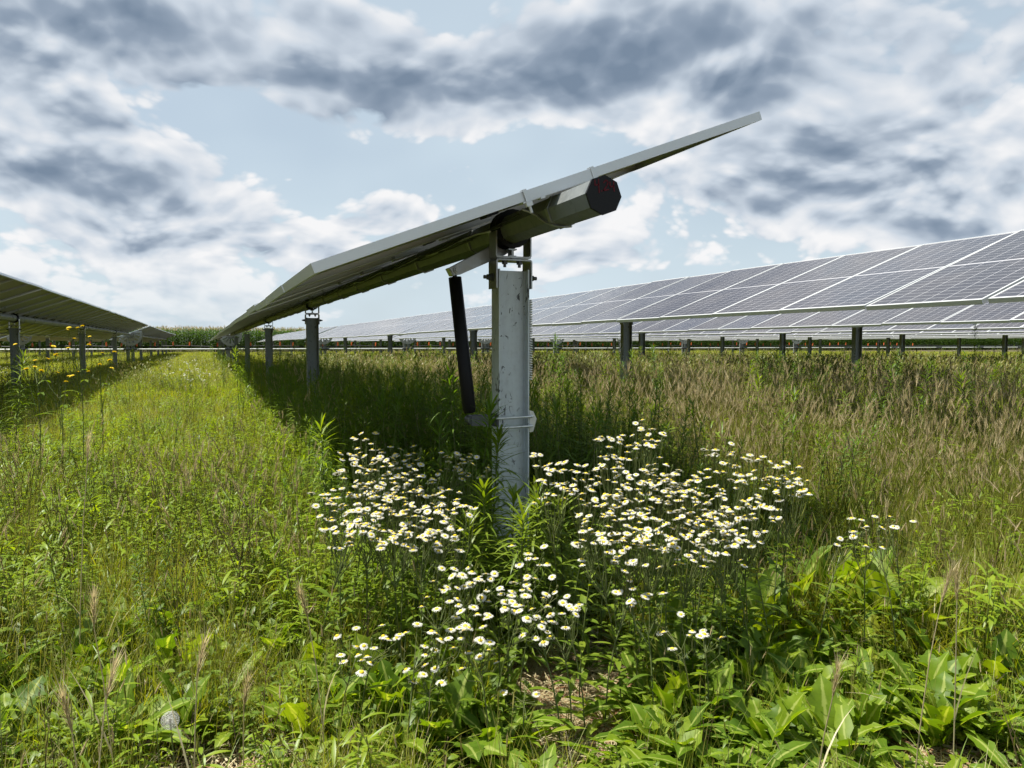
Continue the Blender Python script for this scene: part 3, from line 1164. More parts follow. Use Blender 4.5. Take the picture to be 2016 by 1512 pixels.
def make_protos():
    # fine green grass tufts
    for v in range(4):
        rr = random.Random(20 + v)
        mb = MB()
        for i in range(34):
            r = .05 * math.sqrt(rr.random())
            a = rr.random() * 2 * PI
            blade(mb, rr, (r * math.cos(a), r * math.sin(a), 0), rv(rr, .16, .40), rv(rr, .0025, .005), 0)
        for i in range(4):
            blade(mb, rr, (rv(rr, -.03, .03), rv(rr, -.03, .03), 0), rv(rr, .2, .42), rv(rr, .002, .0035), 1)
        proto('tuft_%d' % v, mb, ['grass_green', 'straw'])
    # broad-bladed grass
    for v in range(3):
        rr = random.Random(40 + v)
        mb = MB()
        for i in range(11):
            blade(mb, rr, (rv(rr, -.03, .03), rv(rr, -.03, .03), 0), rv(rr, .18, .42), rv(rr, .006, .012), 0, curve=-rv(rr, .4, 1.9), n=7)
        proto('broad_%d' % v, mb, ['leaf_bright'])
    # ripening bearded grass, green stalks and tan heads
    for v in range(4):
        rr = random.Random(60 + v)
        mb = MB()
        for i in range(8):
            b = (rv(rr, -.07, .07), rv(rr, -.07, .07), 0)
            seed_stalk(mb, rr, b, rv(rr, .42, .72), 0, 1, rv(rr, .05, .08), .045, .3, 14)
        for i in range(22):
            blade(mb, rr, (rv(rr, -.07, .07), rv(rr, -.07, .07), 0), rv(rr, .2, .48), rv(rr, .0025, .0045), 2)
        proto('barley_%d' % v, mb, ['grass_tan', 'seed_head', 'grass_yellow'])
    # thin dry grass
    for v in range(3):
        rr = random.Random(80 + v)
        mb = MB()
        for i in range(22):
            b = (rv(rr, -.06, .06), rv(rr, -.06, .06), 0)
            blade(mb, rr, b, rv(rr, .25, .58), rv(rr, .0016, .003), 0, elev=rv(rr, 1.3, 1.55), curve=-rv(rr, 0, .5))
        for i in range(4):
            seed_stalk(mb, rr, (rv(rr, -.05, .05), rv(rr, -.05, .05), 0), rv(rr, .35, .6), 0, 1 if i == 0 else 0, .05, .02, .3, 10, .0011)
        proto('dry_%d' % v, mb, ['grass_yellow', 'seed_head'])
    # low clover and chickweed-like ground cover
    for v in range(3):
        rr = random.Random(90 + v)
        mb = MB()
        for i in range(46):
            r = .11 * math.sqrt(rr.random())
            a = rr.random() * 2 * PI
            h = rv(rr, .01, .09)
            p = Vector((r * math.cos(a), r * math.sin(a), h))
            for q in range(3):
                leaf(mb, rr, p, rv(rr, .010, .019), rv(rr, .009, .014), 0, a + q * 2.1, rv(rr, -.1, .5), -.4, 3, .15)
        proto('clover_%d' % v, mb, ['leaf_mid'])
    # leafy weed with oval leaves on short stems
    for v in range(4):
        rr = random.Random(110 + v)
        mb = MB()
        for s in range(4):
            b = Vector((rv(rr, -.05, .05), rv(rr, -.05, .05), 0))
            H = rv(rr, .12, .32)
            az = rr.random() * 6.28
            pts, _ = arc(b, az, 1.4, H, -.2, 4)
            mb.tube(pts, [.0025, .0022, .002, .0018, .001], 4, 1, False, rr.random())
            for i in range(9):
                t = .2 + .8 * i / 9
                p = pts[0].lerp(pts[-1], t)
                leaf(mb, rr, p, rv(rr, .04, .085), rv(rr, .016, .034), 0, i * 2.4 + az, rv(rr, .1, .7), -rv(rr, .3, .9), 5, .25)
        proto('weed_%d' % v, mb, ['leaf_mid', 'stem_green'])
    # lance-leaved weed, pale and bright
    for v in range(3):
        rr = random.Random(130 + v)
        mb = MB()
        for s in range(3):
            b = Vector((rv(rr, -.05, .05), rv(rr, -.05, .05), 0))
            H = rv(rr, .25, .45)
            az = rr.random() * 6.28
            pts, _ = arc(b, az, 1.45, H, -.15, 5)
            mb.tube(pts, [.003, .0028, .0025, .002, .0016, .001], 4, 1, False, rr.random())
            for i in range(18):
                t = .15 + .85 * i / 18
                p = pts[0].lerp(pts[-1], t)
                leaf(mb, rr, p, rv(rr, .06, .12), rv(rr, .010, .018), 0, i * 2.4 + az, rv(rr, .2, .8), -rv(rr, .4, 1.2), 5, .2)
        proto('lance_%d' % v, mb, ['leaf_bright', 'stem_green'])
    # horseweed and goldenrod: tall stems ringed with narrow leaves
    for v in range(4):
        rr = random.Random(150 + v)
        mb = MB()
        horseweed(mb, rr, rv(rr, .55, .85), 0, 1)
        proto('horseweed_%d' % v, mb, ['leaf_dark' if v % 2 else 'leaf_mid', 'stem_green'])
    # brown dry stems with dark heads
    for v in range(2):
        rr = random.Random(170 + v)
        mb = MB()
        for s in range(3):
            H = rv(rr, .3, .6)
            az = rr.random() * 6.28
            pts, _ = arc((rv(rr, -.04, .04), rv(rr, -.04, .04), 0), az, 1.5, H, -.15, 4)
            mb.tube(pts, [.002, .0018, .0016, .0013, .001], 4, 0, False, rr.random())
            for i in range(7):
                p = pts[2].lerp(pts[-1], i / 6)
                q, _ = arc(p, i * 2.4, .9, rv(rr, .02, .06), -.3, 2)
                mb.tube(q, [.0009, .0008, .0006], 3, 0, False, rr.random())
                mb.tube([q[-1], q[-1] + Vector((0, 0, .007))], [.0028, .001], 5, 0, False, rr.random())
        proto('brownstem_%d' % v, mb, ['stem_brown'])
    # straw litter on the soil
    for v in range(2):
        rr = random.Random(180 + v)
        mb = MB()
        for i in range(46):
            a = rr.random() * 2 * PI
            r = .14 * math.sqrt(rr.random())
            p = Vector((r * math.cos(a), r * math.sin(a), rv(rr, .003, .018)))
            blade(mb, rr, p, rv(rr, .04, .17), rv(rr, .0018, .0045), 0 if rr.random() < .75 else 1, elev=rv(rr, -.05, .16), curve=-rv(rr, -.1, .2), n=3)
        proto('litter_%d' % v, mb, ['straw', 'dead_leaf'])
    # toothed dandelion leaves in a low tuft, for the mid distance
    for v in range(2):
        rr = random.Random(190 + v)
        mb = MB()
        for i in range(9):
            leaf(mb, rr, (0, 0, .01), rv(rr, .14, .25), rv(rr, .035, .06), 0, i * 2.4, rv(rr, .5, 1.2), -rv(rr, .6, 1.5), 12, .22, toothed(rr))
        proto('rosette_%d' % v, mb, ['leaf_rib'])
    # far meadow patches, wider and coarser
    for v in range(3):
        rr = random.Random(210 + v)
        mb = MB()
        for i in range(70):
            b = (rv(rr, -.4, .4), rv(rr, -.4, .4), 0)
            blade(mb, rr, b, rv(rr, .22, .46), rv(rr, .008, .018), 0, n=3)
        for i in range(16):
            leaf(mb, rr, (rv(rr, -.4, .4), rv(rr, -.4, .4), rv(rr, .08, .3)), rv(rr, .06, .13), rv(rr, .02, .045), 1, rr.random() * 6.28, .6, -.9, 3, .2)
        proto('fargreen_%d' % v, mb, ['grass_green', 'leaf_bright'])
    for v in range(3):
        rr = random.Random(230 + v)
        mb = MB()
        for i in range(34):
            b = Vector((rv(rr, -.35, .35), rv(rr, -.35, .35), 0))
            az = rr.random() * 6.28
            H = rv(rr, .42, .78)
            pts, s = arc(b, az, 1.48, H, -.35, 3)
            mb.strip(pts, [.003, .003, .0025, .002], s, 0, rr.random())
            q, s = arc(pts[-1], az, 1.0, .10, -.6, 3)
            mb.strip(q, [.004, .011, .012, .001], s, 1, rr.random())
        for i in range(34):
            blade(mb, rr, (rv(rr, -.35, .35), rv(rr, -.35, .35), 0), rv(rr, .25, .5), rv(rr, .006, .012), 0, n=3)
        proto('fartan_%d' % v, mb, ['grass_tan', 'grass_tan'])
    # small white flowers for the distance
    rr = random.Random(250)
    mb = MB()
    for i in range(16):
        b = Vector((rv(rr, -.25, .25), rv(rr, -.25, .25), 0))
        H = rv(rr, .35, .6)
        pts, s = arc(b, rr.random() * 6.28, 1.5, H, -.2, 3)
        mb.strip(pts, [.0016] * 4, s, 0, rr.random())
        for q in range(4):
            c = pts[-1] + Vector((rv(rr, -.03, .03), rv(rr, -.03, .03), rv(rr, -.02, .02)))
            mb.add([c + Vector((.012 * math.cos(k * PI / 3), .012 * math.sin(k * PI / 3), rv(rr, -.002, .003))) for k in range(6)], [(0, 1, 2, 3, 4, 5)], 1, rr.random())
    proto('farflower', mb, ['stem_green', 'petal_white'])
    # corn
    for v in range(3):
        rr = random.Random(260 + v)
        mb = MB()
        H = rv(rr, 2.35, 2.7)
        mb.tube([(0, 0, 0), (0, 0, H * .5), (0, 0, H)], [.014, .012, .006], 5, 0, False)
        for i in range(12):
            z = .35 + (H - .55) * i / 11
            blade(mb, rr, (0, 0, z), rv(rr, .6, .85), rv(rr, .06, .085), 0, az=i * PI + rv(rr, -.6, .6), elev=rv(rr, .9, 1.2), curve=-rv(rr, 1.4, 2.1), n=6)
        for i in range(7):
            blade(mb, rr, (0, 0, H - .02), rv(rr, .18, .30), .022, 1, elev=rv(rr, .9, 1.5), curve=-.3, n=3)
        proto('corn_%d' % v, mb, ['corn_leaf', 'corn_tassel'])


def toothed(rr):
    """runcinate outline: saw teeth that point back to the base, wide blunt tip"""
    k = rv(rr, 4.5, 6.5)
    ph = rr.random()
    dp = rv(rr, .42, .72)

    def f(t):
        env = .16 + .84 * min(1.0, t * 1.45) ** 1.2
        if t > .70:
            env *= max(0.01, 1 - ((t - .70) / .30) ** 1.35)
        tooth = 1 - dp * ((t * k + ph) % 1.0) * (1 - max(0, t - .6) * 1.6)
        return max(.05 if t < .9 else .006, env * tooth)
    return f


def horseweed(mb, rr, H, m_leaf, m_stem, nleaf=None, Ls=(.05, .10), wf=1.0):
    az = rr.random() * 6.28
    pts, _ = arc((0, 0, 0), az, PI / 2 - .03, H, -rv(rr, 0, .12), 6)
    mb.tube(pts, [.0042, .004, .0038, .0034, .003, .0024, .0012], 5, m_stem, False, rr.random())
    n = nleaf or int(H * 150)
    for i in range(n):
        t = .08 + .92 * (i / n)
        f = t * 6
        a = int(min(5, f))
        p = pts[a].lerp(pts[a + 1], f - a)
        top = max(0, (t - .82) / .18)
        L = rv(rr, *Ls) * (1.15 - .5 * top)
        e = rv(rr, .25, .7) + .75 * top
        leaf(mb, rr, p, L, rv(rr, .006, .0105) * wf, m_leaf, i * 2.399 + az, e, -rv(rr, .5, 1.2) * (1 - .6 * top), 4, .15)


make_protos()


# ------------------------------------------------------------------ meadow scattering
def scatter_tree():
    ng = bpy.data.node_groups.new('scatter', 'GeometryNodeTree')
    ng.interface.new_socket('Geometry', in_out='INPUT', socket_type='NodeSocketGeometry')
    ng.interface.new_socket('Geometry', in_out='OUTPUT', socket_type='NodeSocketGeometry')
    n = ng.nodes
    gi = n.new('NodeGroupInput')
    go = n.new('NodeGroupOutput')
    ci = n.new('GeometryNodeCollectionInfo')
    ci.inputs['Collection'].default_value = PROTO
    ci.inputs['Separate Children'].default_value = True
    ci.inputs['Reset Children'].default_value = True
    ip = n.new('GeometryNodeInstanceOnPoints')
    ip.inputs['Pick Instance'].default_value = True

    def attr(name, typ):
        a = n.new('GeometryNodeInputNamedAttribute')
        a.data_type = typ
        a.inputs['Name'].default_value = name
        return a.outputs[0]
    ng.links.new(gi.outputs[0], ip.inputs['Points'])
    ng.links.new(ci.outputs[0], ip.inputs['Instance'])
    ng.links.new(attr('idx', 'INT'), ip.inputs['Instance Index'])
    er = n.new('FunctionNodeEulerToRotation')
    ng.links.new(attr('rot', 'FLOAT_VECTOR'), er.inputs[0])
    ng.links.new(er.outputs[0], ip.inputs['Rotation'])
    ng.links.new(attr('scl', 'FLOAT_VECTOR'), ip.inputs['Scale'])
    ng.links.new(ip.outputs[0], go.inputs[0])
    return ng


SCATTER = scatter_tree()


class Field:
    """collects instances for one stretch of ground cover"""

    def __init__(self):
        self.p, self.i, self.r, self.s = [], [], [], []

    def put(self, x, y, kind, s=1.0, sz=None, tilt=.12, z=0.0):
        ids = PROTO_N[kind]
        self.p.append((x, y, z))
        self.i.append(ids[int(RNG.integers(len(ids)))])
        self.r.append((RNG.normal(0, tilt), RNG.normal(0, tilt), RNG.random() * 6.283))
        self.s.append((s, s, sz or s))

    def build(self, name, label):
        me = bpy.data.meshes.new(name)
        me.from_pydata(self.p, [], [])
        a = me.attributes.new('idx', 'INT', 'POINT')
        a.data.foreach_set('value', np.array(self.i, dtype=np.int32))
        a = me.attributes.new('rot', 'FLOAT_VECTOR', 'POINT')
        a.data.foreach_set('vector', np.array(self.r, dtype=np.float32).ravel())
        a = me.attributes.new('scl', 'FLOAT_VECTOR', 'POINT')
        a.data.foreach_set('vector', np.array(self.s, dtype=np.float32).ravel())
        o = obj(name, me)
        m = o.modifiers.new('scatter', 'NODES')
        m.node_group = SCATTER
        tag(o, label, kind='stuff')
        return o


def vnoise(x, y, s, seed):
    """cheap smooth value noise in metres"""
    x, y = x / s, y / s
    xi, yi = math.floor(x), math.floor(y)
    fx, fy = x - xi, y - yi
    fx, fy = fx * fx * (3 - 2 * fx), fy * fy * (3 - 2 * fy)

    def h(i, j):
        n = (i * 374761393 + j * 668265263 + seed * 974711) & 0x7fffffff
        n = ((n ^ (n >> 13)) * 1274126177) & 0x7fffffff
        return ((n ^ (n >> 16)) & 0xffff) / 65535.0
    a = h(xi, yi) * (1 - fx) + h(xi + 1, yi) * fx
    b = h(xi, yi + 1) * (1 - fx) + h(xi + 1, yi + 1) * fx
    return a * (1 - fy) + b * fy


def in_view(x, y, margin=.16):
    zc = x * CF.x + y * CF.y
    if zc < .9:
        return False
    t = (x * CR.x + y * CR.y) / zc
    return abs(t) < 1008 / FPX + margin + .3 / zc


def soil_patch(x, y):
    """under 1 inside the bare patches (local frame: across and along the view)"""
    best = 9.0
    for cx, cy, ra, rb in ((1.07, 2.14, .30, .28), (.93, 1.80, .20, .20), (.02, 1.92, .26, .15), (1.70, 1.28, .22, .11), (.62, 1.62, .18, .08)):
        u = (x - cx) * CR.x + (y - cy) * CR.y
        v = ((x - cx) * CF.x + (y - cy) * CF.y)
        k = .75 + .5 * vnoise(x, y, .13, 21)
        best = min(best, ((u / ra) ** 2 + (v / rb) ** 2) / k)
    return best


def choose(w):
    ks = list(w)
    v = np.array([max(0, w[k]) for k in ks], float)
    return ks[int(np.searchsorted(np.cumsum(v / v.sum()), RNG.random()))]


def meadow():
    near, mid, far = Field(), Field(), Field()
    # ---- near ground (up to about 4.5 m)
    n = 0
    for _ in range(15500):
        x, y = RNG.uniform(-3.2, 5.2), RNG.uniform(.6, 5.0)
        d = math.hypot(x, y)
        if d < 1.15 or not in_view(x, y, .30):
            continue
        sp = soil_patch(x, y)
        if sp < 1.0 and RNG.random() < .93:
            if RNG.random() < .75:
                near.put(x, y, 'litter', RNG.uniform(.6, 1.1), tilt=.05)
            continue
        g = vnoise(x, y, .45, 3)
        g2 = vnoise(x, y, .8, 9)
        front = d < 2.7
        under = .5 < x < 2.7 and y > 2.35
        right = x > 2.05 and y > 1.7
        hs = .60 if front else .80
        if under:
            w = dict(tuft=1.2, horseweed=.8 * (y > 3.3), weed=1.4, lance=.8, broad=.7, clover=.6)
            hs = .66
        elif right:
            w = dict(tuft=2.4, dry=1.7, barley=.18 if d > 3.2 else .05, broad=.6, weed=.5, lance=.7 * g, clover=.6, brownstem=.10)
            hs = .80
        elif front:
            w = dict(tuft=1.1, clover=1.2, weed=.18 * g, lance=.08 * g2, broad=.6, dry=.5, rosette=1.3, litter=1.0, brownstem=.15) if x > .5 else dict(tuft=2.2, clover=1.4, weed=1.1 * g, lance=.9 * g2, broad=1.2, dry=.7, rosette=.55, litter=.6, brownstem=.2)
        else:
            w = dict(tuft=2.2, clover=.5, weed=1.3 * g, lance=2.4 * g2, broad=.75, dry=.7, rosette=.3, brownstem=.25, barley=.12, horseweed=.08)
        if front and x > .75:
            hs = .48
        k = choose(w)
        s = RNG.uniform(.7, 1.15) * (hs if k not in ('clover', 'litter', 'rosette') else 1.0)
        if k in ('horseweed',) and not under:
            s *= .7
        near.put(x, y, k, s)
    # ---- middle distance
    for _ in range(30000):
        d = math.exp(RNG.uniform(math.log(3.9), math.log(19)))
        th = RNG.uniform(-.75, .75) + YAW
        x, y = d * math.sin(th), d * math.cos(th)
        if not in_view(x, y) or d < 4.2 and y < 4.6:
            continue
        g = vnoise(x, y, .9, 5)
        g2 = vnoise(x, y, 2.2, 8)
        xr = x - ROW_X
        under = -.55 + .7 * (g2 - .5) + .5 * (g - .5) < xr < 1.3
        if under:
            w = dict(tuft=1.2, horseweed=.85 + .7 * g, weed=1.3, barley=.35 * g2, lance=1.0, broad=.5)
            hs = .80
        elif xr >= 1.3:
            tan = min(1, max(0, (xr - 1.0) / 1.6))
            pt = vnoise(x, y, 1.5, 31)
            tan *= .15 + 1.3 * max(0, min(1, (pt - .30) * 2.2))
            w = dict(barley=(.35 + 2.2 * tan * (.3 + g2)) * (.12 if d < 5.5 else (.24 if d < 8.0 else .55)), dry=.7, tuft=2.6, horseweed=.55 * g * (pt < .45), lance=1.6 * (pt < .42) + .3, brownstem=.2, broad=.6, weed=.4)
            hs = .72 if d < 5.5 else .90
        else:
            w = dict(tuft=2.8, barley=.08 * g2, dry=.30, lance=1.7 * g, weed=1.0, broad=1.1, brownstem=.12, horseweed=.22 * (1 if xr < -3.6 else .08))
            hs = .92 if xr < -3.6 else .66
        k = choose(w)
        s = RNG.uniform(.8, 1.25) * hs * (1 + .006 * d)
        mid.put(x, y, k, s, sz=s * RNG.uniform(.85, 1.12), tilt=.14)
    # ---- far field
    for _ in range(42000):
        d = math.exp(RNG.uniform(math.log(15), math.log(112)))
        th = RNG.uniform(-.72, .72) + YAW
        x, y = d * math.sin(th), d * math.cos(th)
        if y > 95 or not in_view(x, y):
            continue
        g2 = vnoise(x, y, 4.0, 8)
        q = x - ROW_X
        tan = .03 + .34 * min(1, max(0, (q - .5) / 3.0)) * math.exp(-max(0, d - 16) / 22)
        if RNG.random() < .0015 + (.014 if (-3 < x < 1.2 and 37 < y < 46) else 0):
            far.put(x, y, 'farflower', RNG.uniform(.8, 1.3))
            continue
        k = 'fartan' if RNG.random() < tan * (.5 + g2) else 'fargreen'
        s = RNG.uniform(.75, 1.15) * (.98 if (q > 1.5 and d < 30) else .80)
        far.put(x, y, k, s, sz=s * RNG.uniform(.75, 1.05) * (1.0 if k == 'fartan' else .9), tilt=.06)
        if RNG.random() < .05 and abs((q + 2.35) % ROW_PITCH - 2.35) < 1.0:
            far.put(x, y, 'horseweed', RNG.uniform(.8, 1.25), tilt=.05)
    near.build('foreground_meadow', 'mixed green grass clover and weeds covering the near ground')
    mid.build('tall_meadow', 'knee high meadow grass, tan seed heads and weeds around the trackers')
    far.build('far_meadow', 'far grassland running between and under the panel rows')
    corn = Field()
    for row in range(13):
        x = -70.0
        while x < 150:
            corn.put(x + RNG.normal(0, .05), 96.5 + row * .8 + RNG.normal(0, .06), 'corn', RNG.uniform(.95, 1.12) * 1.12, tilt=.04)
            x += RNG.uniform(.17, .28)
    corn.build('corn_field', 'tall tasselled corn forming a wall along the far edge')


meadow()


# ------------------------------------------------------------------ plants that can be told apart
def flower_meshes():
    out = []
    for v in range(4):
        rr = random.Random(300 + v)
        mb = MB()
        for layer in range(2):
            n = 19
            for i in range(n):
                a = 2 * PI * (i + .5 * layer) / n + rv(rr, -.06, .06)
                L = rv(rr, .0105, .0125)
                e = rv(rr, -.10, .16) + .10 * layer - (.35 if v == 3 else 0)
                leaf(mb, rr, Vector((.0042 * math.cos(a), .0042 * math.sin(a), .0008 * layer)), L, .0030, 0, a, e, -.15, 2, 0, lambda t: .55 + .45 * min(1, 2.2 * t) if t < .95 else .5)
        # yellow dome
        rings = [(.0070, .0), (.0066, .0018), (.0048, .0036), (.0018, .0046)]
        n = 10
        vs = [(r * math.cos(2 * PI * k / n), r * math.sin(2 * PI * k / n), z) for r, z in rings for k in range(n)]
        fs = [(i * n + k, i * n + (k + 1) % n, (i + 1) * n + (k + 1) % n, (i + 1) * n + k) for i in range(3) for k in range(n)]
        fs.append(tuple(3 * n + k for k in range(n)))
        mb.add(vs, fs, 1, rr.random(), True)
        # green cup below
        rings = [(.0058, -.0005), (.0050, -.0035), (.0012, -.0055)]
        vs = [(r * math.cos(2 * PI * k / 8), r * math.sin(2 * PI * k / 8), z) for r, z in rings for k in range(8)]
        fs = [((i + 1) * 8 + k, (i + 1) * 8 + (k + 1) % 8, i * 8 + (k + 1) % 8, i * 8 + k) for i in range(2) for k in range(8)]
        mb.add(vs, fs, 2, rr.random(), True)
        out.append(mb.mesh('flower_head', ['petal_white', 'petal_yellow', 'stem_green']))
    return out


FLOWERS = flower_meshes()


def fleabane(P, heads, label, group, seed, nl=17):
    """P: where the flowers stand; the stem comes up from the ground a little off plumb"""
    rr = random.Random(seed)
    base = Vector((P.x + rv(rr, -.09, .09), P.y + rv(rr, -.08, .08), 0))
    root = empty('fleabane_plant', base)
    tag(root, label, 'wildflower', group)
    top = P - base
    H = top.z
    st, lf = MB(), MB()
    fork = Vector((top.x * .7, top.y * .7, H * rv(rr, .68, .8)))
    pts = [Vector((0, 0, -.01)), Vector((top.x * .12, top.y * .12, H * .3)), Vector((top.x * .38, top.y * .38, H * .55)), fork]
    st.tube(pts, [.0024, .0022, .0020, .0017], 5, 0, False, rr.random())
    hs = []
    for i in range(heads):
        a = i * 2.4 + rr.random()
        r = .058 * math.sqrt((i + .5) / heads) + .006
        t = Vector((top.x + r * math.cos(a), top.y + r * math.sin(a), H + rv(rr, -.06, .03) - .3 * r))
        k = pts[2].lerp(fork, rv(rr, .3, 1.0))
        m = k.lerp(t, .55) + Vector((.012 * math.cos(a), .012 * math.sin(a), -.012))
        st.tube([k, m, t - Vector((0, 0, .005))], [.0011, .0010, .0009], 4, 0, False, rr.random())
        hs.append((t, a))
    for i in range(6):
        a = rr.random() * 6.28
        t = Vector((top.x + .055 * math.cos(a), top.y + .055 * math.sin(a), H - rv(rr, .01, .06)))
        st.tube([fork, t], [.0009, .0008], 3, 0, False, rr.random())
        st.tube([t - Vector((0, 0, .003)), t + Vector((0, 0, .002)), t + Vector((0, 0, .007))], [.001, .0042, .002], 6, 0, True, rr.random())
    n = nl
    for i in range(n):
        t = .04 + .84 * i / n
        k3 = t * 3
        q = pts[int(k3)].lerp(pts[int(k3) + 1], k3 - int(k3))
        leaf(lf, rr, q, rv(rr, .06, .11) * (1.15 - .6 * t), rv(rr, .012, .022), 0, i * 2.4, rv(rr, .3, .8), -rv(rr, .4, 1.0), 5, .2)
    obj('stem', st.mesh('stem', ['stem_green']), root)
    obj('leaves', lf.mesh('leaves', ['leaf_mid']), root)
    for t, a in hs:
        tl = rv(rr, 0, .6)
        obj('flower_head', FLOWERS[rr.randrange(4)], root, t, (tl * math.cos(a + 1.6), tl * math.sin(a + 1.6), rr.random() * 6.28), rv(rr, .64, .94))


LEFT = [(725, 862, 2.85), (800, 880, 2.85), (690, 900, 2.75), (757, 908, 2.7), (845, 932, 2.7), (898, 893, 2.8), (935, 906, 2.78),
        (648, 966, 2.55), (712, 945, 2.6), (770, 950, 2.6), (735, 925, 2.66), (835, 962, 2.6), (885, 975, 2.6), (795, 935, 2.63),
        (672, 1002, 2.45), (735, 998, 2.45), (800, 1008, 2.45), (857, 1008, 2.45), (908, 1000, 2.5), (770, 980, 2.5),
        (682, 1036, 2.35), (770, 1048, 2.35), (828, 1040, 2.35), (868, 1042, 2.36), (720, 1022, 2.4)]
RIGHT = [(1078, 897, 2.7), (1142, 928, 2.65), (1086, 946, 2.6), (1208, 862, 2.75), (1277, 838, 2.8), (1266, 878, 2.7), (1204, 903, 2.65),
         (1300, 915, 2.6), (1250, 930, 2.6), (1360, 930, 2.6), (1422, 884, 2.7), (1478, 904, 2.65), (1440, 930, 2.6), (1543, 918, 2.65), (1558, 942, 2.6),
         (1172, 975, 2.5), (1230, 980, 2.5), (1290, 968, 2.5), (1350, 970, 2.5), (1402, 976, 2.5), (1452, 985, 2.5), (1502, 978, 2.5),
         (1180, 1015, 2.4), (1240, 1018, 2.4), (1312, 1008, 2.4), (1370, 1013, 2.4), (1420, 1008, 2.4), (1462, 1022, 2.4), (1205, 950, 2.55), (1325, 945, 2.55),
         (1165, 1058, 2.3), (1228, 1068, 2.3), (1290, 1056, 2.3), (1360, 1066, 2.3), (1428, 1060, 2.3), (1395, 1035, 2.35), (1270, 1035, 2.35)]
FRONT = [(890, 1104, 2.2), (950, 1120, 2.2), (1004, 1130, 2.2), (1062, 1140, 2.2), (922, 1142, 2.15), (1042, 1073, 2.3), (1104, 1160, 2.1),
         (980, 1166, 2.1), (1030, 1190, 2.05), (1102, 1203, 2.05), (862, 1182, 2.05), (930, 1216, 2.0), (1052, 1208, 2.0), (740, 1250, 1.95),
         (700, 1258, 1.95), (822, 1250, 1.95), (882, 1240, 1.95), (936, 1250, 1.95)]
for i, (a, b, c) in enumerate(LEFT):
    fleabane(at_depth(a, b, c - .06), 13 + (i * 5) % 6, 'white fleabane plant in the dense flower clump left of the near post', 'fleabane clump left of the near post', 400 + i)
for i, (a, b, c) in enumerate(RIGHT):
    fleabane(at_depth(a, b, c - .12), 13 + (i * 5) % 6, 'white fleabane plant in the wide flower clump right of the near post', 'fleabane clump right of the near post', 500 + i)
for i, (a, b, c) in enumerate(FRONT):
    fleabane(at_depth(a, b, c), 8 + (i * 5) % 5, 'low white fleabane plant in the nearest clump before the bare soil', 'fleabane clump at the front', 600 + i, 7)
for i, (a, b, c) in enumerate([(1242, 1130, 2.15), (1272, 1162, 2.12), (1332, 1216, 2.08), (1386, 1226, 2.06)]):
    fleabane(at_depth(a, b, c), 5, 'small white fleabane plant below the wide right clump', 'stragglers under the right clump', 640 + i, 7)
for i, (a, b, c) in enumerate([(1665, 1026, 2.4), (1702, 1046, 2.35), (1724, 1014, 2.42), (1762, 1018, 2.42)]):
    fleabane(at_depth(a, b, c), 4, 'white fleabane plant of the small group at the far right', 'small fleabane group at far right', 660 + i)
fleabane(at_depth(843, 1308, 1.92), 5, 'single low fleabane with a tight flower knot near the bottom', 'lone front fleabanes', 680, 7)
fleabane(at_depth(1032, 1352, 1.98), 2, 'tiny fleabane with two heads by the bare soil', 'lone front fleabanes', 681, 6)


# ---- one label per plant: row by depth, then place counted from the left
ORD = ['first', 'second', 'third', 'fourth', 'fifth', 'sixth', 'seventh', 'eighth', 'ninth', 'tenth', 'eleventh', 'twelfth', 'thirteenth',
       'fourteenth', 'fifteenth', 'sixteenth', 'seventeenth', 'eighteenth', 'nineteenth', 'twentieth']


def number_group(group, what, rows):
    os_ = [o for o in bpy.data.objects if o.get('group') == group]
    dep = lambda o: o.location.x * CF.x + o.location.y * CF.y
    scr = lambda o: (o.location.x * CR.x + o.location.y * CR.y) / dep(o)
    os_.sort(key=lambda o: -dep(o))
    n = len(os_)
    k = len(rows)
    for r, name in enumerate(rows):
        part = sorted(os_[r * n // k:(r + 1) * n // k], key=scr)
        for i, o in enumerate(part):
            o['label'] = '%s, %s %s from the left' % (what, name + (', ' if name else ''), ORD[i])
            o['label'] = o['label'].replace(', ,', ',').replace('  ', ' ')


# ---- dandelions and docks: rosettes whose leaves are separate
def leaf_meshes(kind, count, seed):
    out = []
    for v in range(count):
        rr = random.Random(seed + v)
        mb = MB()
        if kind == 'dandelion':
            leaf(mb, rr, (0, 0, 0), 1.0, rv(rr, .32, .46), 0, 0.0, rv(rr, 1.05, 1.42), -rv(rr, .5, 1.5), 34, .22, toothed(rr))
            pts, _ = arc((0, 0, -.004), 0.0, 1.1, .8, -1.0, 6)
        else:
            leaf(mb, rr, (0, 0, 0), 1.0, rv(rr, .30, .42), 0, 0.0, rv(rr, 1.1, 1.4), -rv(rr, .4, 1.1), 12, .30, lambda t: .12 if t < .14 else max(.03, math.sin(PI * min(1, (t - .1) / .9)) ** .75))
        me = mb.mesh(kind + '_leaf', ['leaf_rib'])
        # gentle waviness
        for q in me.vertices:
            w = .030 * math.sin(q.co.x * 24 + v * 2 + (3 if q.co.y > 0 else 0)) * min(1.0, abs(q.co.y) * 9)
            q.co.z += w
        out.append(me)
    return out


DL = leaf_meshes('dandelion', 9, 700)
KL = leaf_meshes('dock', 4, 720)


def rosette(name, cat, x, y, meshes, n, size, label, group, seed):
    rr = random.Random(seed)
    root = empty(name, (x, y, 0))
    tag(root, label, cat, group)
    for i in range(n):
        s = size * rv(rr, .65, 1.15)
        obj('leaf', meshes[rr.randrange(len(meshes))], root, (rv(rr, -.012, .012), rv(rr, -.012, .012), .002),
            (rv(rr, -.25, .25), rv(rr, -.45, .25), i * 2.399 + rv(rr, -.3, .3)), s)


def ground_at(px, py):
    d = pix_dir(px, py)
    t = EYE / -d.z
    return d.x * t, d.y * t


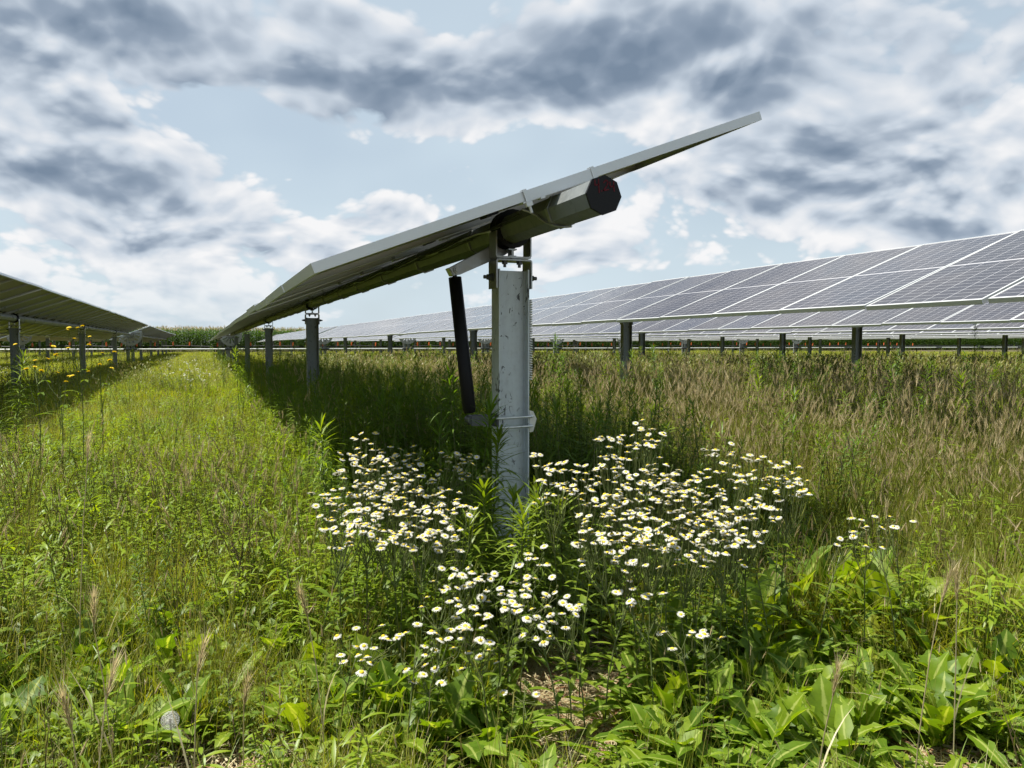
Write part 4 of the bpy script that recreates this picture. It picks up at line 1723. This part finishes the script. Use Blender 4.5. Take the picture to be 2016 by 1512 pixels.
def dandelions():
    rr = random.Random(77)
    zones = [(112, (1330, 1075, 2080, 1520), 'toothed dandelion rosette in the leafy right foreground', 'dandelions right foreground', .205),
             (24, (600, 1370, 1330, 1520), 'toothed dandelion rosette at the bottom centre before the bare soil', 'dandelions bottom centre', .21),
             (15, (-20, 1260, 600, 1520), 'toothed dandelion rosette among grass in the left foreground', 'dandelions left foreground', .21),
             (7, (420, 1080, 680, 1230), 'large upright dandelion rosette left of the flower clump', 'dandelions left of the flowers', .24)]
    for n, (x0, y0, x1, y1), lab, grp, size in zones:
        done = []
        tries = 0
        while len(done) < n and tries < 4000:
            tries += 1
            px, py = rv(rr, x0, x1), rv(rr, y0, y1)
            x, y = ground_at(px, py)
            if soil_patch(x, y) < 1.35 or any((x - a) ** 2 + (y - b) ** 2 < .012 for a, b in done):
                continue
            done.append((x, y))
            rosette('dandelion_plant', 'dandelion', x, y, DL, rr.randint(8, 12), size * rv(rr, .75, 1.15), lab, grp, 1000 + int(px * 7 + py))
    for i, (px, py, z) in enumerate([(1560, 1080, 2.75), (1625, 1070, 2.85), (1690, 1085, 2.75), (1490, 1100, 2.6), (1760, 1110, 2.6)]):
        P = at_depth(px, py, z)
        rosette('dock_plant', 'dock', P.x, P.y, KL, 7, .36, 'broad smooth leaved dock right of the white flowers', 'docks right of the flowers', 900 + i)


dandelions()
number_group('fleabane clump left of the near post', 'white fleabane in the clump left of the post', ['back row', 'middle row', 'front row'])
number_group('fleabane clump right of the near post', 'white fleabane in the clump right of the post', ['back row', 'middle row', 'front row'])
number_group('fleabane clump at the front', 'low white fleabane in the nearest clump', ['back row', 'front row'])
number_group('stragglers under the right clump', 'small fleabane below the wide right flower clump', [''])
number_group('small fleabane group at far right', 'white fleabane of the small group at far right', [''])
number_group('dandelions right foreground', 'toothed dandelion rosette in the right foreground', ['farthest row', 'second row', 'third row', 'fourth row', 'fifth row', 'nearest row'])
number_group('dandelions bottom centre', 'toothed dandelion rosette at the bottom centre', ['back row', 'front row'])
number_group('dandelions left foreground', 'toothed dandelion rosette in the left foreground', ['back row', 'front row'])
number_group('dandelions left of the flowers', 'upright dandelion rosette left of the flower clump', [''])
number_group('docks right of the flowers', 'broad smooth dock right of the white flowers', [''])


# ---- tall narrow-leaved weeds round the post
HW = [(962, 855, 2.98, 'leaf_mid', 'dark narrow leaved weed touching the left edge of the near post'),
      (905, 735, 3.75, 'leaf_dark', 'tall dark weed standing behind the black damper'),
      (962, 960, 2.62, 'leaf_mid', 'bushy narrow leaved weed in front of the post foot'),
      (1072, 968, 2.66, 'leaf_mid', 'bushy narrow leaved weed just right of the post foot'),
      (1005, 975, 2.72, 'leaf_mid', 'bushy weed right against the front of the post foot'),
      (1038, 985, 2.60, 'leaf_mid', 'bushy weed covering the right edge of the post foot'),
      (1020, 1012, 2.45, 'leaf_mid', 'lowest bushy weed directly below the post foot'),
      (930, 1030, 2.48, 'leaf_mid', 'bushy weed below the left flower clump beside the post'),
      (1112, 985, 2.70, 'leaf_mid', 'bushy weed between the post foot and the right flower clump'),
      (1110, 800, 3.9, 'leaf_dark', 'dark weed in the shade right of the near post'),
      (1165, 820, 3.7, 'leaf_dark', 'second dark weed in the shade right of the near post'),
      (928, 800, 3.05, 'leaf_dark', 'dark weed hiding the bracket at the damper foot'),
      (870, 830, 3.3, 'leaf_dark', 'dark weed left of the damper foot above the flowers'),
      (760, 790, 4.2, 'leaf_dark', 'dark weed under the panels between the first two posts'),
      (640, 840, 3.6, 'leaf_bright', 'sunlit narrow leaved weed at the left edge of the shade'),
      (470, 690, 9.5, 'leaf_bright', 'bright tall weed before the third post of the near tracker'),
      (1488, 745, 6.4, 'leaf_bright', 'bright green weed rising from the tan grass on the right'),
      (1560, 775, 5.6, 'leaf_mid', 'green weed beside the bright one in the tan grass'),
      (1095, 665, 9.0, 'leaf_dark', 'drooping dark weed right of the near post top against far panels'),
      (1925, 640, 12.0, 'leaf_dark', 'tall dark weed reaching up to the second right panel row'),
      (1905, 740, 5.6, 'leaf_mid', 'leafy weed at the right edge in tan grass'),
      (20, 700, 6.0, 'leaf_mid', 'leafy weed at the left edge below the first left row')]
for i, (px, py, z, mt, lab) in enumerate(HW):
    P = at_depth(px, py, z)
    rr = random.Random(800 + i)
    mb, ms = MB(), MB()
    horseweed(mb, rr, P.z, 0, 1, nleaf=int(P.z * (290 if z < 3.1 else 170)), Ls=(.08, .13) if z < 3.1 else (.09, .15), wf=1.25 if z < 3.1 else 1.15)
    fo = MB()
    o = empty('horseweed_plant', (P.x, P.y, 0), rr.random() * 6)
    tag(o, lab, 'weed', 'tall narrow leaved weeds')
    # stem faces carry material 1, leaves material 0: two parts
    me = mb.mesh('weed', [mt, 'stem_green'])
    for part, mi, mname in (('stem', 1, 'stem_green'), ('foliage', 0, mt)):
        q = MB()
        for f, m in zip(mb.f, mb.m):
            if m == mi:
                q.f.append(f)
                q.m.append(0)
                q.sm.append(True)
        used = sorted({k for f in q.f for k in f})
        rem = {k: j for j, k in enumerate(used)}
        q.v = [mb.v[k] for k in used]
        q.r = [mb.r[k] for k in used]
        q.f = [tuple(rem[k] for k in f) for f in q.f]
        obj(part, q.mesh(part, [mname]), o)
    bpy.data.meshes.remove(me)


# ---- yellow flowered sow thistles by the left row
def sow_thistles():
    rr = random.Random(55)
    mb = MB()
    for layer in range(2):
        for i in range(16):
            a = 2 * PI * (i + .5 * layer) / 16
            leaf(mb, rr, Vector((.003 * math.cos(a), .003 * math.sin(a), .002 * layer)), .017 - .004 * layer, .005, 0, a, .25 + .3 * layer, -.2, 2, 0, lambda t: .6 + .4 * t)
    mb.tube([(0, 0, -.014), (0, 0, -.006), (0, 0, .001)], [.003, .007, .006], 7, 1, True)
    head = mb.mesh('yellow_head', ['petal_yellow', 'stem_green'])
    spots = [(155, 628, 5.2, 9, 'tallest yellow flowered sow thistle before the left row'), (70, 660, 5.0, 7, 'yellow flowered sow thistle beside the first left post'),
             (195, 672, 5.4, 6, 'low yellow flowered sow thistle right of the tallest one'), (115, 690, 4.8, 6, 'short yellow flowered sow thistle between its taller neighbours')]
    for i, (px, py, z, n, lab) in enumerate(spots):
        P = at_depth(px, py, z)
        o = empty('sow_thistle', (P.x, P.y, 0))
        tag(o, lab, 'wildflower', 'yellow sow thistles by the left row')
        H = P.z
        st, lf = MB(), MB()
        st.tube([(0, 0, 0), (.01, 0, H * .5), (0, .01, H * .8)], [.0034, .003, .0024], 5, 0, False)
        for k in range(n):
            a = k * 2.4
            t = Vector((rv(rr, .03, .16) * math.cos(a), rv(rr, .03, .16) * math.sin(a), H * (1 - .20 * rr.random())))
            b = Vector((0, 0, H * rv(rr, .5, .78)))
            st.tube([b, b.lerp(t, .5) + Vector((0, 0, -.02)), t - Vector((0, 0, .012))], [.002, .0018, .0014], 4, 0, False, rr.random())
            obj('flower_head', head, o, t, (rv(rr, -.4, .4), rv(rr, -.4, .4), rr.random() * 6), rv(rr, .6, .9))
        for k in range(12):
            leaf(lf, rr, (0, 0, H * (.05 + .06 * k)), rv(rr, .10, .18), .035, 0, k * 2.4, .6, -1.0, 8, .2, toothed(rr))
        obj('stem', st.mesh('stem', ['stem_green']), o)
        obj('leaves', lf.mesh('leaves', ['leaf_mid']), o)


sow_thistles()


# ---- dandelion clock and single dry grass stalks in the foreground
def singles():
    rr = random.Random(66)
    P = at_depth(335, 1418, 1.78)
    o = empty('dandelion_clock', (P.x, P.y, 0))
    tag(o, 'round white dandelion seed head low in the left foreground', 'dandelion')
    st = MB()
    st.tube([(0, 0, 0), (.006, 0, P.z * .5), (0, 0, P.z - .004)], [.0022, .002, .0018], 6, 0, True)
    obj('stem', st.mesh('stem', ['stem_green']), o)
    mb = MB()
    n = 120
    for i in range(n):
        zz = 1 - 2 * (i + .5) / n
        r = math.sqrt(max(0, 1 - zz * zz))
        d = Vector((r * math.cos(i * 2.39996), r * math.sin(i * 2.39996), zz))
        a = d.orthogonal().normalized()
        b = d.cross(a)
        p0, p1 = d * .004, d * .0185
        mb.add([p0 - a * .00025, p0 + a * .00025, p1], [(0, 1, 2)], 0)
        for k in range(7):
            q = a * math.cos(k * 2 * PI / 7) + b * math.sin(k * 2 * PI / 7)
            s = d.cross(q) * .00028
            mb.add([p1 - s, p1 + s, p1 + q * .0065 + d * .0025], [(0, 1, 2)], 0)
    mb.tube([(0, 0, -.003), (0, 0, .003)], [.003, .003], 8, 1, True)
    obj('seed_ball', mb.mesh('seed_ball', ['pappus', 'stem_brown']), o, (0, 0, P.z))
    spots = [(1853, 1185, 1.75, 'left one of the two tall dry seed stalks at lower right'), (1884, 1180, 1.78, 'right one of the two tall dry seed stalks at lower right'),
             (142, 1440, 1.30, 'bearded dry grass stalk nearest the bottom left corner'), (208, 1380, 1.42, 'bearded dry grass stalk left of the dandelion seed head'),
             (388, 1330, 1.55, 'bearded dry grass stalk above the dandelion seed head'), (185, 1235, 1.60, 'tall drooping dry grass stalk in the left foreground'),
             (606, 1215, 1.75, 'bearded dry grass stalk left of the front flowers'), (172, 910, 2.3, 'tall pale dry grass stalk high in the left meadow'),
             (1640, 1370, 1.55, 'dry bearded grass stalk in the right foreground leaves'), (480, 1395, 1.60, 'bearded dry grass stalk right of the dandelion seed head')]
    for i, (px, py, z, lab) in enumerate(spots):
        P = at_depth(px, py, z)
        d = Vector((rv(rr, -.06, .06), rv(rr, -.03, .08), 0))
        o = empty('dry_grass_stalk', (P.x + d.x, P.y + d.y, 0))
        tag(o, lab, 'grass', 'single dry grass stalks')
        st, hd = MB(), MB()
        top = Vector((-d.x, -d.y, P.z))
        pts = [Vector((0, 0, 0)), top * .35 + Vector((d.x, d.y, 0)) * .15, top * .72 + Vector((d.x, d.y, 0)) * .15, top]
        st.tube(pts, [.0018, .0016, .0014, .0011], 5, 0, False, rr.random())
        blade(st, rr, pts[1], .22, .004, 0)
        seed_brush(hd, rr, top, (pts[3] - pts[2]).normalized() + Vector((rv(rr, -.2, .2), 0, 0)), .075, 0, .05, 46, rv(rr, .3, .8))
        obj('stem', st.mesh('stem', ['straw']), o)
        obj('seed_head', hd.mesh('seed_head', ['seed_head']), o)


singles()
